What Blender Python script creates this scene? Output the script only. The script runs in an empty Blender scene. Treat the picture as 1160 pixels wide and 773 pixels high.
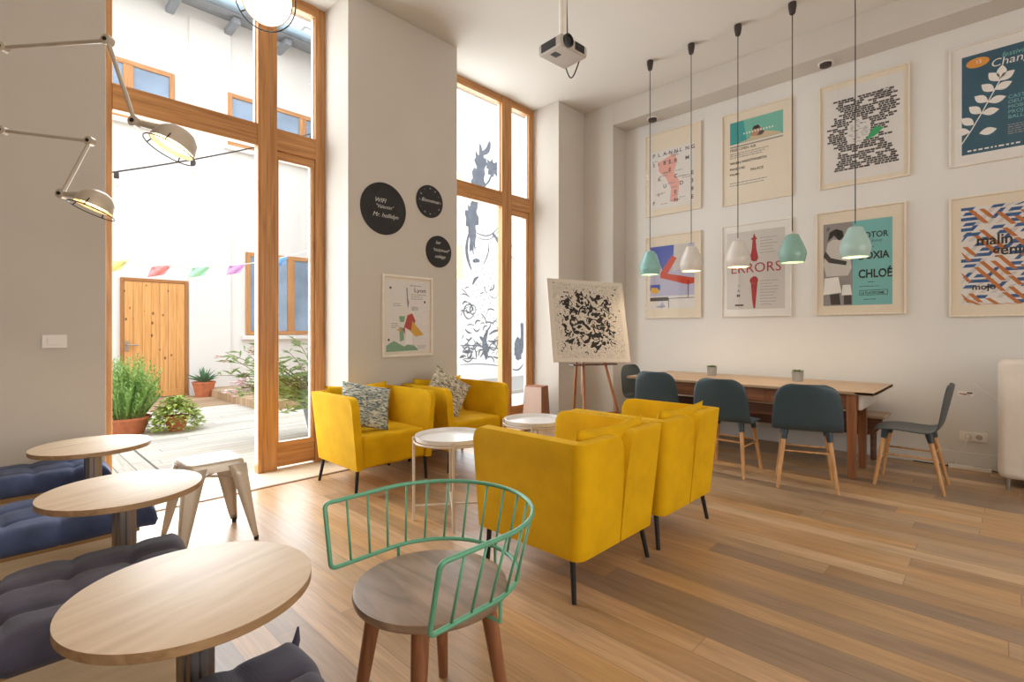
import bpy, bmesh, math, random
from mathutils import Vector, Matrix, noise as mnoise
random.seed(7)
PI = math.pi
C = bpy.context.scene.collection
S = bpy.context.scene

# ------------------------------------------------------------ camera, light, exposure
cam_d = bpy.data.cameras.new('camera')
cam_d.sensor_width = 36; cam_d.lens = 572 / 1160 * 36
cam_d.shift_y = -11.5 / 1160
cam_d.clip_start = 0.05; cam_d.clip_end = 300
cam = bpy.data.objects.new('camera', cam_d); C.objects.link(cam)
cam.location = (0, 0, 1.29)
cam.rotation_euler = (PI / 2, 0, math.atan2(.6934, .7206) - PI / 2)
S.camera = cam

S.view_settings.view_transform = 'Standard'
S.view_settings.look = 'None'
S.view_settings.gamma = 1
S.view_settings.use_curve_mapping = False
S.view_settings.exposure = -0.12

world = bpy.data.worlds.new('sky'); S.world = world; world.use_nodes = True
wn = world.node_tree.nodes; wl = world.node_tree.links; wn.clear()
wo = wn.new('ShaderNodeOutputWorld'); wb = wn.new('ShaderNodeBackground')
wtc = wn.new('ShaderNodeTexCoord'); wsep = wn.new('ShaderNodeSeparateXYZ'); wr = wn.new('ShaderNodeValToRGB')
wl.new(wtc.outputs['Generated'], wsep.inputs[0]); wl.new(wsep.outputs['Z'], wr.inputs[0])
wr.color_ramp.elements[0].color = (.95, .93, .90, 1); wr.color_ramp.elements[0].position = 0
wr.color_ramp.elements[1].color = (.86, .93, 1, 1); wr.color_ramp.elements[1].position = .7
wl.new(wr.outputs[0], wb.inputs['Color']); wb.inputs['Strength'].default_value = 3.3
wl.new(wb.outputs[0], wo.inputs[0])

def area_light(name, loc, rot, sx, sy, power, col):
    d = bpy.data.lights.new(name, 'AREA'); d.shape = 'RECTANGLE'; d.size = sx; d.size_y = sy
    d.energy = power; d.color = col
    o = bpy.data.objects.new(name, d); C.objects.link(o); o.location = loc; o.rotation_euler = rot
    return o
# daylight of the two windows, plus two added fill lights behind the camera
area_light('daylight_terrace_door', (1.46, 4.96, 2.2), (-PI / 2, 0, 0), 1.6, 4.3, 165, (.86, .94, 1))
area_light('daylight_window', (4.55, 4.96, 2.3), (-PI / 2, 0, 0), 1.6, 4.3, 120, (.86, .94, 1))
area_light('fill_light_street_side', (1.5, -3.9, 2.05), (PI / 2, 0, 0), 5.8, 2.3, 66, (1, .95, .88))  # added fill from the unseen street side, brightens the room from behind
area_light('fill_light_ceiling', (-.5, -1.6, 4.3), (0, 0, 0), 2.5, 1.2, 42, (1, .82, .62))  # added warm overhead fill, stands for no known lamp

# ------------------------------------------------------------ materials
def new_mat(name):
    m = bpy.data.materials.new(name); m.use_nodes = True
    nt = m.node_tree; b = nt.nodes['Principled BSDF']
    return m, nt, b
def rgb(h):
    if isinstance(h, str):
        h = tuple(int(h[i:i + 2], 16) / 255 for i in (0, 2, 4))
        return tuple(c / 12.92 if c <= .04045 else ((c + .055) / 1.055) ** 2.4 for c in h) + (1,)
    return tuple(h) + (1,)
def plain(name, col, rough=.6, metal=0, vary=.06, scale=12, bump=0, bscale=60, emit=None, spec=None):
    m, nt, b = new_mat(name); c = rgb(col)
    tc = nt.nodes.new('ShaderNodeTexCoord'); n = nt.nodes.new('ShaderNodeTexNoise'); n.inputs['Scale'].default_value = scale
    n.inputs['Detail'].default_value = 3
    nt.links.new(tc.outputs['Object'], n.inputs['Vector'])
    r = nt.nodes.new('ShaderNodeValToRGB')
    r.color_ramp.elements[0].color = tuple(x * (1 - vary) for x in c[:3]) + (1,); r.color_ramp.elements[0].position = .3
    r.color_ramp.elements[1].color = tuple(min(1, x * (1 + vary)) for x in c[:3]) + (1,); r.color_ramp.elements[1].position = .7
    nt.links.new(n.outputs['Fac'], r.inputs[0]); nt.links.new(r.outputs[0], b.inputs['Base Color'])
    b.inputs['Roughness'].default_value = rough; b.inputs['Metallic'].default_value = metal
    if spec is not None: b.inputs['Specular IOR Level'].default_value = spec
    if bump:
        n2 = nt.nodes.new('ShaderNodeTexNoise'); n2.inputs['Scale'].default_value = bscale; n2.inputs['Detail'].default_value = 2
        nt.links.new(tc.outputs['Object'], n2.inputs['Vector'])
        bp = nt.nodes.new('ShaderNodeBump'); bp.inputs['Strength'].default_value = bump; bp.inputs['Distance'].default_value = .005
        nt.links.new(n2.outputs['Fac'], bp.inputs['Height']); nt.links.new(bp.outputs[0], b.inputs['Normal'])
    if emit:
        b.inputs['Emission Color'].default_value = rgb(emit[0]); b.inputs['Emission Strength'].default_value = emit[1]
    return m
def wood(name, c0, c1, axis='Z', rough=.45, fine=38, along=1.6, bump=.1, knots=None):
    m, nt, b = new_mat(name)
    tc = nt.nodes.new('ShaderNodeTexCoord'); mp = nt.nodes.new('ShaderNodeMapping')
    sc = [fine] * 3; sc['XYZ'.index(axis)] = along
    mp.inputs['Scale'].default_value = sc
    nt.links.new(tc.outputs['Object'], mp.inputs['Vector'])
    n = nt.nodes.new('ShaderNodeTexNoise'); n.inputs['Scale'].default_value = 1; n.inputs['Detail'].default_value = 4
    n.inputs['Distortion'].default_value = .6
    nt.links.new(mp.outputs[0], n.inputs['Vector'])
    r = nt.nodes.new('ShaderNodeValToRGB'); r.color_ramp.elements[0].color = rgb(c0); r.color_ramp.elements[0].position = .32
    r.color_ramp.elements[1].color = rgb(c1); r.color_ramp.elements[1].position = .66
    nt.links.new(n.outputs['Fac'], r.inputs[0]); out = r.outputs[0]
    if knots:
        v = nt.nodes.new('ShaderNodeTexVoronoi'); v.inputs['Scale'].default_value = knots[1]
        mp2 = nt.nodes.new('ShaderNodeMapping'); s2 = [1.0] * 3; s2['XYZ'.index(axis)] = .6; mp2.inputs['Scale'].default_value = s2
        nt.links.new(tc.outputs['Object'], mp2.inputs['Vector']); nt.links.new(mp2.outputs[0], v.inputs['Vector'])
        lt = nt.nodes.new('ShaderNodeMath'); lt.operation = 'LESS_THAN'; lt.inputs[1].default_value = .12
        nt.links.new(v.outputs['Distance'], lt.inputs[0])
        mx = nt.nodes.new('ShaderNodeMix'); mx.data_type = 'RGBA'; nt.links.new(lt.outputs[0], mx.inputs['Factor'])
        nt.links.new(out, mx.inputs['A']); mx.inputs['B'].default_value = rgb(knots[0]); out = mx.outputs['Result']
    nt.links.new(out, b.inputs['Base Color']); b.inputs['Roughness'].default_value = rough
    bp = nt.nodes.new('ShaderNodeBump'); bp.inputs['Strength'].default_value = bump; bp.inputs['Distance'].default_value = .002
    nt.links.new(n.outputs['Fac'], bp.inputs['Height']); nt.links.new(bp.outputs[0], b.inputs['Normal'])
    return m
def planks(name, cols, width, length, along='Y', rough=.38, gap=.0025, grain=.35, gapcol='3a2c20', fine=55, gapfac=.7):
    m, nt, b = new_mat(name); N = nt.nodes; L = nt.links
    def mth(op, a, bb=None, cc=None):
        n = N.new('ShaderNodeMath'); n.operation = op
        for i, v in enumerate((a, bb, cc)):
            if v is None: continue
            if isinstance(v, (int, float)): n.inputs[i].default_value = v
            else: L.new(v, n.inputs[i])
        return n.outputs[0]
    tc = N.new('ShaderNodeTexCoord'); sp = N.new('ShaderNodeSeparateXYZ'); L.new(tc.outputs['Object'], sp.inputs[0])
    xa, ya = (sp.outputs['X'], sp.outputs['Y']) if along == 'Y' else (sp.outputs['Y'], sp.outputs['X'])
    xs = mth('DIVIDE', xa, width); row = mth('FLOOR', xs)
    wn1 = N.new('ShaderNodeTexWhiteNoise'); wn1.noise_dimensions = '1D'; L.new(row, wn1.inputs['W'])
    ys = mth('ADD', mth('DIVIDE', ya, length), mth('MULTIPLY', wn1.outputs['Value'], 7.3)); colm = mth('FLOOR', ys)
    cb = N.new('ShaderNodeCombineXYZ'); L.new(row, cb.inputs[0]); L.new(colm, cb.inputs[1])
    wn2 = N.new('ShaderNodeTexWhiteNoise'); wn2.noise_dimensions = '2D'; L.new(cb.outputs[0], wn2.inputs['Vector'])
    r = N.new('ShaderNodeValToRGB'); r.color_ramp.interpolation = 'CONSTANT'
    els = r.color_ramp.elements
    while len(els) < len(cols): els.new(.5)
    for i, c in enumerate(cols): els[i].position = i / len(cols); els[i].color = rgb(c)
    L.new(wn2.outputs['Value'], r.inputs[0])
    # grain, shifted per board
    off = N.new('ShaderNodeVectorMath'); off.operation = 'ADD'; L.new(tc.outputs['Object'], off.inputs[0])
    sc3 = N.new('ShaderNodeVectorMath'); sc3.operation = 'SCALE'; L.new(wn2.outputs['Color'], sc3.inputs[0]); sc3.inputs['Scale'].default_value = 9
    L.new(sc3.outputs[0], off.inputs[1])
    mp = N.new('ShaderNodeMapping'); mp.inputs['Scale'].default_value = (fine, 2.2, 1) if along == 'Y' else (2.2, fine, 1)
    L.new(off.outputs[0], mp.inputs['Vector'])
    n = N.new('ShaderNodeTexNoise'); n.inputs['Scale'].default_value = 1; n.inputs['Detail'].default_value = 5; n.inputs['Distortion'].default_value = 1.2
    L.new(mp.outputs[0], n.inputs['Vector'])
    mp2 = N.new('ShaderNodeMapping'); mp2.inputs['Scale'].default_value = (9, 1.1, 1) if along == 'Y' else (1.1, 9, 1)
    L.new(off.outputs[0], mp2.inputs['Vector'])
    n2 = N.new('ShaderNodeTexNoise'); n2.inputs['Scale'].default_value = 1; n2.inputs['Detail'].default_value = 3; n2.inputs['Distortion'].default_value = 1.5
    L.new(mp2.outputs[0], n2.inputs['Vector'])
    g = mth('ADD', mth('MULTIPLY', n.outputs['Fac'], .5), mth('MULTIPLY', n2.outputs['Fac'], .5))
    gm = N.new('ShaderNodeMapRange'); gm.inputs['From Min'].default_value = .34; gm.inputs['From Max'].default_value = .64
    gm.inputs['To Min'].default_value = 1 - grain; gm.inputs['To Max'].default_value = 1.12; L.new(g, gm.inputs['Value'])
    mul = N.new('ShaderNodeVectorMath'); mul.operation = 'SCALE'; L.new(r.outputs[0], mul.inputs[0]); L.new(gm.outputs[0], mul.inputs['Scale'])
    fx = mth('FRACT', xs); fy = mth('FRACT', ys)
    ex = mth('LESS_THAN', mth('MINIMUM', fx, mth('SUBTRACT', 1, fx)), gap / width)
    ey = mth('LESS_THAN', mth('MINIMUM', fy, mth('SUBTRACT', 1, fy)), gap / length)
    e = mth('MAXIMUM', ex, ey)
    mx = N.new('ShaderNodeMix'); mx.data_type = 'RGBA'
    L.new(mth('MULTIPLY', e, gapfac), mx.inputs['Factor']); L.new(mul.outputs[0], mx.inputs['A']); mx.inputs['B'].default_value = rgb(gapcol)
    L.new(mx.outputs['Result'], b.inputs['Base Color'])
    rr = N.new('ShaderNodeMapRange'); L.new(n2.outputs['Fac'], rr.inputs['Value']); rr.inputs['To Min'].default_value = rough - .08; rr.inputs['To Max'].default_value = rough + .12
    L.new(rr.outputs[0], b.inputs['Roughness'])
    bp = N.new('ShaderNodeBump'); bp.inputs['Strength'].default_value = .25; bp.inputs['Distance'].default_value = .002; bp.invert = True
    L.new(e, bp.inputs['Height']); L.new(bp.outputs[0], b.inputs['Normal'])
    return m
def fabric(name, col, col2=None, scale=260, rough=.85, bump=.35, vary=.10, sheen=.2):
    m, nt, b = new_mat(name); N = nt.nodes; L = nt.links; c = rgb(col)
    tc = N.new('ShaderNodeTexCoord')
    n = N.new('ShaderNodeTexNoise'); n.inputs['Scale'].default_value = 7; n.inputs['Detail'].default_value = 4; L.new(tc.outputs['Object'], n.inputs['Vector'])
    w1 = N.new('ShaderNodeTexWave'); w1.bands_direction = 'Z'; w1.inputs['Scale'].default_value = scale / 3; w1.inputs['Distortion'].default_value = 1.5
    w2 = N.new('ShaderNodeTexWave'); w2.bands_direction = 'DIAGONAL'; w2.inputs['Scale'].default_value = scale / 3; w2.inputs['Distortion'].default_value = 1.5
    L.new(tc.outputs['Object'], w1.inputs['Vector']); L.new(tc.outputs['Object'], w2.inputs['Vector'])
    ad = N.new('ShaderNodeMath'); L.new(w1.outputs['Fac'], ad.inputs[0]); L.new(w2.outputs['Fac'], ad.inputs[1])
    r = N.new('ShaderNodeValToRGB'); r.color_ramp.elements[0].position = .3; r.color_ramp.elements[1].position = .72
    r.color_ramp.elements[0].color = tuple(x * (1 - vary) for x in c[:3]) + (1,)
    r.color_ramp.elements[1].color = rgb(col2) if col2 else tuple(min(1, x * (1 + vary)) for x in c[:3]) + (1,)
    L.new(n.outputs['Fac'], r.inputs[0]); L.new(r.outputs[0], b.inputs['Base Color'])
    bp = N.new('ShaderNodeBump'); bp.inputs['Strength'].default_value = bump; bp.inputs['Distance'].default_value = .0015
    L.new(ad.outputs[0], bp.inputs['Height']); L.new(bp.outputs[0], b.inputs['Normal'])
    b.inputs['Roughness'].default_value = rough; b.inputs['Sheen Weight'].default_value = sheen
    b.inputs['Specular IOR Level'].default_value = .25
    return m
def glazing(name, tint=(1, 1, 1), refl=.06):
    m = bpy.data.materials.new(name); m.use_nodes = True; nt = m.node_tree; nt.nodes.clear()
    o = nt.nodes.new('ShaderNodeOutputMaterial'); t = nt.nodes.new('ShaderNodeBsdfTransparent'); g = nt.nodes.new('ShaderNodeBsdfGlossy')
    t.inputs[0].default_value = tint + (1,); g.inputs['Roughness'].default_value = .02
    lw = nt.nodes.new('ShaderNodeLayerWeight'); pw = nt.nodes.new('ShaderNodeMath'); pw.operation = 'POWER'; pw.inputs[1].default_value = 4
    lw.inputs['Blend'].default_value = .5; nt.links.new(lw.outputs['Facing'], pw.inputs[0])
    f = nt.nodes.new('ShaderNodeMath'); f.operation = 'MULTIPLY_ADD'; f.inputs[1].default_value = .5; f.inputs[2].default_value = refl * .5; nt.links.new(pw.outputs[0], f.inputs[0])
    mx = nt.nodes.new('ShaderNodeMixShader'); nt.links.new(f.outputs[0], mx.inputs[0]); nt.links.new(t.outputs[0], mx.inputs[1]); nt.links.new(g.outputs[0], mx.inputs[2])
    nt.links.new(mx.outputs[0], o.inputs[0]); return m

M = {}
M['plaster'] = plain('plaster', 'cbc3b8', .9, vary=.02, scale=1.5, bump=.15, bscale=25)
M['plaster_niche'] = plain('plaster_niche', 'dedad4', .9, vary=.02, scale=1.5, bump=.12, bscale=25)
M['ceiling'] = plain('ceiling_paint', 'd6cfc5', .92, vary=.015, scale=1)
M['floor'] = planks('oak_floor', ['b9946c', 'c39e78', 'a3866b', 'bd976d', 'b08c66', 'caa883', 'ac8862', '9a8068', 'c09668', 'b59674'], .14, 1.75, 'Y', rough=.33, gap=.0018, grain=.30, gapcol='6a4e36', gapfac=.55)
M['deck_x'] = planks('deck_boards', ['d4cfc5', 'dfdad0', 'cbc5ba', 'd9d3c8'], .14, 2.9, 'X', rough=.8, gap=.004, grain=.22, gapcol='6a645c')
M['deck_y'] = planks('deck_boards_side', ['d2ccc0', 'dad5cb', 'c8c1b5'], .14, 3.5, 'Y', rough=.8, gap=.005, grain=.2, gapcol='5a544c')
M['deck_tan'] = planks('deck_boards_tan', ['b79a7a', 'c2a686', 'ab8f72'], .12, 2.2, 'X', rough=.8, gap=.004, grain=.25, gapcol='6a5a48')
M['pine_z'] = wood('pine_upright', 'a06a38', 'c88f54', 'Z', .4)
M['pine_x'] = wood('pine_crosswise', 'a06a38', 'c88f54', 'X', .4)
M['door_pine'] = wood('knotty_pine', 'c48a4c', 'dba565', 'Z', .5, knots=('7a4a22', 6.5))
M['facade'] = plain('white_render', 'dedcd8', .95, vary=.03, scale=.8, bump=.2, bscale=18)
M['glass'] = glazing('window_glass')
M['print_glass'] = glazing('picture_glass')
M['glass_far'] = plain('far_window_glass', '8296ad', .15, vary=.25, scale=1.2)
M['easel_wood'] = wood('easel_wood', '8a5028', 'ad6c3c', 'Z', .45)
M['yellow'] = fabric('yellow_wool', 'dfab02', 'e6b304', scale=300, sheen=0, bump=.2)
M['black_metal'] = plain('black_metal', '2e2c2c', .4, .6)
M['beech'] = wood('pale_beech_laminate', 'cdb497', 'dcc7ac', 'X', .5, fine=22, along=3)
M['beech_edge'] = wood('beech_edge', '94714d', 'b08d66', 'X', .5)
M['alu'] = plain('brushed_aluminium', 'a8a19a', .32, .85)
M['navy'] = fabric('navy_linen', '434d6d', '56648a', scale=420, sheen=.15, vary=.2)
M['charcoal'] = fabric('charcoal_linen', '45414f', '555264', scale=420, sheen=.15, vary=.2)
M['bench_wood'] = wood('bench_birch', 'e6cfa8', 'f0dcba', 'X', .5)
M['bench_edge'] = wood('bench_board_edge', 'b78f58', 'c79f68', 'X', .5)
M['mint'] = plain('mint_lacquer', '63a585', .35, .1, vary=.04)
M['grey_oak'] = wood('grey_walnut_seat', '76604c', 'a38871', 'Y', .42, fine=16, along=3)
M['walnut'] = wood('walnut_leg', '74472b', '9a6440', 'Z', .45)
M['walnut_dark'] = wood('dark_walnut', '4a2c1e', '6d4430', 'Y', .42)
M['walnut_mid'] = wood('mid_walnut', '6f452c', '946040', 'Y', .4)
M['table_top'] = wood('worn_oak_top', '9c8062', 'bfa283', 'Y', .42, fine=20)
M['ash'] = wood('ash_leg', 'b4804c', 'd0a06c', 'Z', .42)
M['shell'] = plain('petrol_plastic', '32464f', .38, vary=.04, scale=4)
M['socket'] = plain('petrol_socket', '2a3c46', .4)
M['shell_dark'] = plain('charcoal_green_plastic', '3a4345', .42, vary=.04)
M['stool'] = plain('cream_enamel', 'c9bbaa', .32, .25, vary=.03)
M['white_metal'] = plain('white_enamel', 'ece8e4', .28, .0, vary=.02)
M['white_leg'] = plain('offwhite_enamel', 'ddd0c0', .35, .0, vary=.02)
M['cream_metal'] = plain('cream_lamp_enamel', 'c4b6a4', .35, .2)
M['lamp_inner'] = plain('lamp_glow', 'fff1d0', .5, emit=('ffe6bc', 4.0))
M['lamp_inner_white'] = plain('lamp_glow_white', 'fff8ee', .5, emit=('fff4e6', 3))
M['bulb'] = plain('bulb_glow', 'ffffff', .3, emit=('ffd9a0', 14))
M['copper'] = plain('rose_enamel', 'c79a86', .35, .4)
M['cord_dark'] = plain('dark_flex', '3a302c', .6)
M['frame_wood'] = wood('pale_frame', 'e2d2bb', 'eee0cc', 'Y', .5)
M['frame_white'] = plain('white_frame', 'e8dfd2', .45)
M['mat_cream'] = plain('cream_mount', 'e6d8c2', .9, vary=.01)
M['mat_white'] = plain('white_mount', 'e8e3dc', .9, vary=.01)
M['board_black'] = plain('chalkboard', '262424', .7, vary=.2, scale=9)
M['terracotta'] = plain('terracotta', 'b96e4a', .8, vary=.15)
M['leaf_green'] = plain('rosemary_green', '8fb562', .6, vary=.3, scale=30)
M['leaf_varie'] = plain('variegated_leaf', 'aebf62', .6, vary=.4, scale=25)
M['leaf_agave'] = plain('agave_leaf', '5f8a66', .5, vary=.2)
M['leaf_olean'] = plain('oleander_leaf', '8fae70', .5, vary=.3, scale=14)
M['petal'] = plain('oleander_petal', 'f8e0e4', .6, vary=.1)
M['twig'] = plain('twig', '76614a', .8)
M['grey_pot'] = plain('grey_pot', '80868c', .6)
M['concrete'] = plain('concrete_pot', '9a9690', .85, vary=.12, scale=40)
M['succulent'] = plain('succulent_green', '6c7b4a', .6, vary=.3, scale=60)
M['gutter'] = plain('zinc', '8fa3b3', .4, .5)
M['white_plastic'] = plain('white_plastic', 'ece6de', .4, vary=.01)
M['grey_plastic'] = plain('light_grey_plastic', 'b9b0a6', .45, vary=.03)
M['black'] = plain('black_plastic', '1c1a1a', .5)
M['leather'] = plain('white_leather_lit_apron', 'e0d5c9', .5, vary=.04, bump=.2, bscale=30)  # sofa leather; also gives the table's end apron its lit tone
M['speaker_side'] = wood('speaker_walnut', '8a5433', 'a26a45', 'Z', .45)
M['speaker_cloth'] = plain('pinkish_cloth', 'cdb3a4', .95, vary=.05, scale=200)
M['mural_black'] = plain('mural_paint', '5c626c', .9, vary=.2, scale=6)
M['mural_yellow'] = plain('mural_yellow', 'f2f6a8', .9)
def ink(name, col, rough=.85): M[name] = plain(name, col, rough, vary=.02)
for n_, c_ in dict(ink_black='2b2624', ink_grey='8c8782', ink_white='efe9e2', ink_teal='2f9c98', ink_sea='72b9a4', ink_sand='d0b795',
                   ink_skin='b78a6c', ink_pink='e6a79a', ink_blue='4a5cae', ink_lilac='b9b6cc', ink_red='c9482f', ink_yellow='e5b455',
                   ink_crimson='a83236', ink_green='31a866', ink_navy='26566a', ink_orange='e59a3a', ink_brown='bf7033', ink_royal='2f5c90',
                   ink_aqua='7ab8b4', ink_photo='97908d', ink_map_green='7fa585', ink_map_red='b54438', ink_map_yellow='d9a43c', ink_paper='e2dcd6',
                   ink_stone='cfc8c0', ink_dark='4a4340', chalk='d8d4cc').items(): ink(n_, c_)
# the painted canvas: black and white blobs with thin contour lines
def canvas_mat():
    m, nt, b = new_mat('doodle_canvas'); N = nt.nodes; L = nt.links
    tc = N.new('ShaderNodeTexCoord')
    def nz(scale, det, dist, off=0):
        mp = N.new('ShaderNodeMapping'); mp.inputs['Location'].default_value = (off, off * .7, off * 1.3); L.new(tc.outputs['Object'], mp.inputs['Vector'])
        n = N.new('ShaderNodeTexNoise'); n.inputs['Scale'].default_value = scale; n.inputs['Detail'].default_value = det; n.inputs['Distortion'].default_value = dist
        L.new(mp.outputs[0], n.inputs['Vector']); return n.outputs['Fac']
    def mth(op, a, bb=None, cc=None):
        n = N.new('ShaderNodeMath'); n.operation = op
        for i, v in enumerate((a, bb, cc)):
            if v is None: continue
            if isinstance(v, (int, float)): n.inputs[i].default_value = v
            else: L.new(v, n.inputs[i])
        return n.outputs[0]
    sp = N.new('ShaderNodeSeparateXYZ'); L.new(tc.outputs['Object'], sp.inputs[0])
    ax = mth('ABSOLUTE', sp.outputs['X']); ay = mth('ABSOLUTE', mth('SUBTRACT', sp.outputs['Y'], .5))
    edge = mth('MAXIMUM', ax, ay)
    mr = N.new('ShaderNodeMapRange'); mr.inputs['From Min'].default_value = .28; mr.inputs['From Max'].default_value = .46; mr.inputs['To Min'].default_value = .50; mr.inputs['To Max'].default_value = .78
    L.new(edge, mr.inputs['Value'])
    big = nz(13, 1.0, 1.8, 3); blobs = mth('GREATER_THAN', big, mr.outputs[0])
    f = nz(8, 2, 1.2, 11); lines = mth('LESS_THAN', mth('PINGPONG', mth('MULTIPLY', f, 16), .5), .07)
    inside = mth('LESS_THAN', edge, .455)
    k = mth('MULTIPLY', mth('MAXIMUM', blobs, mth('MULTIPLY', lines, .8)), inside)
    mx = N.new('ShaderNodeMix'); mx.data_type = 'RGBA'; L.new(k, mx.inputs['Factor']); mx.inputs['A'].default_value = rgb('d9cec1'); mx.inputs['B'].default_value = rgb('2a2422')
    L.new(mx.outputs['Result'], b.inputs['Base Color']); b.inputs['Roughness'].default_value = .8
    return m
M['canvas'] = canvas_mat()
def cushion_mat(name, ca, cb, cc, ang):
    m, nt, b = new_mat(name); N = nt.nodes; L = nt.links
    tc = N.new('ShaderNodeTexCoord'); mp = N.new('ShaderNodeMapping'); mp.inputs['Rotation'].default_value = (0, 0, ang); mp.inputs['Scale'].default_value = (1, 3.2, 1)
    L.new(tc.outputs['Object'], mp.inputs['Vector'])
    n = N.new('ShaderNodeTexNoise'); n.inputs['Scale'].default_value = 26; n.inputs['Detail'].default_value = 2; n.inputs['Distortion'].default_value = 1.0
    L.new(mp.outputs[0], n.inputs['Vector'])
    r = N.new('ShaderNodeValToRGB'); e = r.color_ramp.elements; e[0].position = .38; e[0].color = rgb(ca); e[1].position = .62; e[1].color = rgb(cb)
    x = e.new(.5); x.color = rgb(cc)
    L.new(n.outputs['Fac'], r.inputs[0]); L.new(r.outputs[0], b.inputs['Base Color']); b.inputs['Roughness'].default_value = .9
    bp = N.new('ShaderNodeBump'); bp.inputs['Strength'].default_value = .6; bp.inputs['Distance'].default_value = .006
    L.new(n.outputs['Fac'], bp.inputs['Height']); L.new(bp.outputs[0], b.inputs['Normal']); return m
M['cushion_blue'] = cushion_mat('blue_ochre_weave', '4d5c6c', 'd8d2be', '9aa293', .5)
M['cushion_grey'] = cushion_mat('grey_beige_weave', '57544e', 'ddd2bb', 'b3a78f', 1.2)
def shade_mat(name, col): return plain(name, col, .22, vary=.02)
M['shade_turq'] = shade_mat('turquoise_ceramic', '8cbcb6'); M['shade_white'] = shade_mat('white_ceramic', 'd9d2c9')
M['shade_sea'] = shade_mat('sea_green_ceramic', '8ab0a4'); M['shade_pale'] = shade_mat('pale_aqua_ceramic', 'abc8c0')
for n_, c_ in dict(flag_yellow='f0f0a0', flag_red='f0a0a0', flag_green='b4ecc8', flag_purple='e4b0ea', flag_blue='80b8ea').items(): M[n_] = plain(n_, c_, .8)

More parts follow.
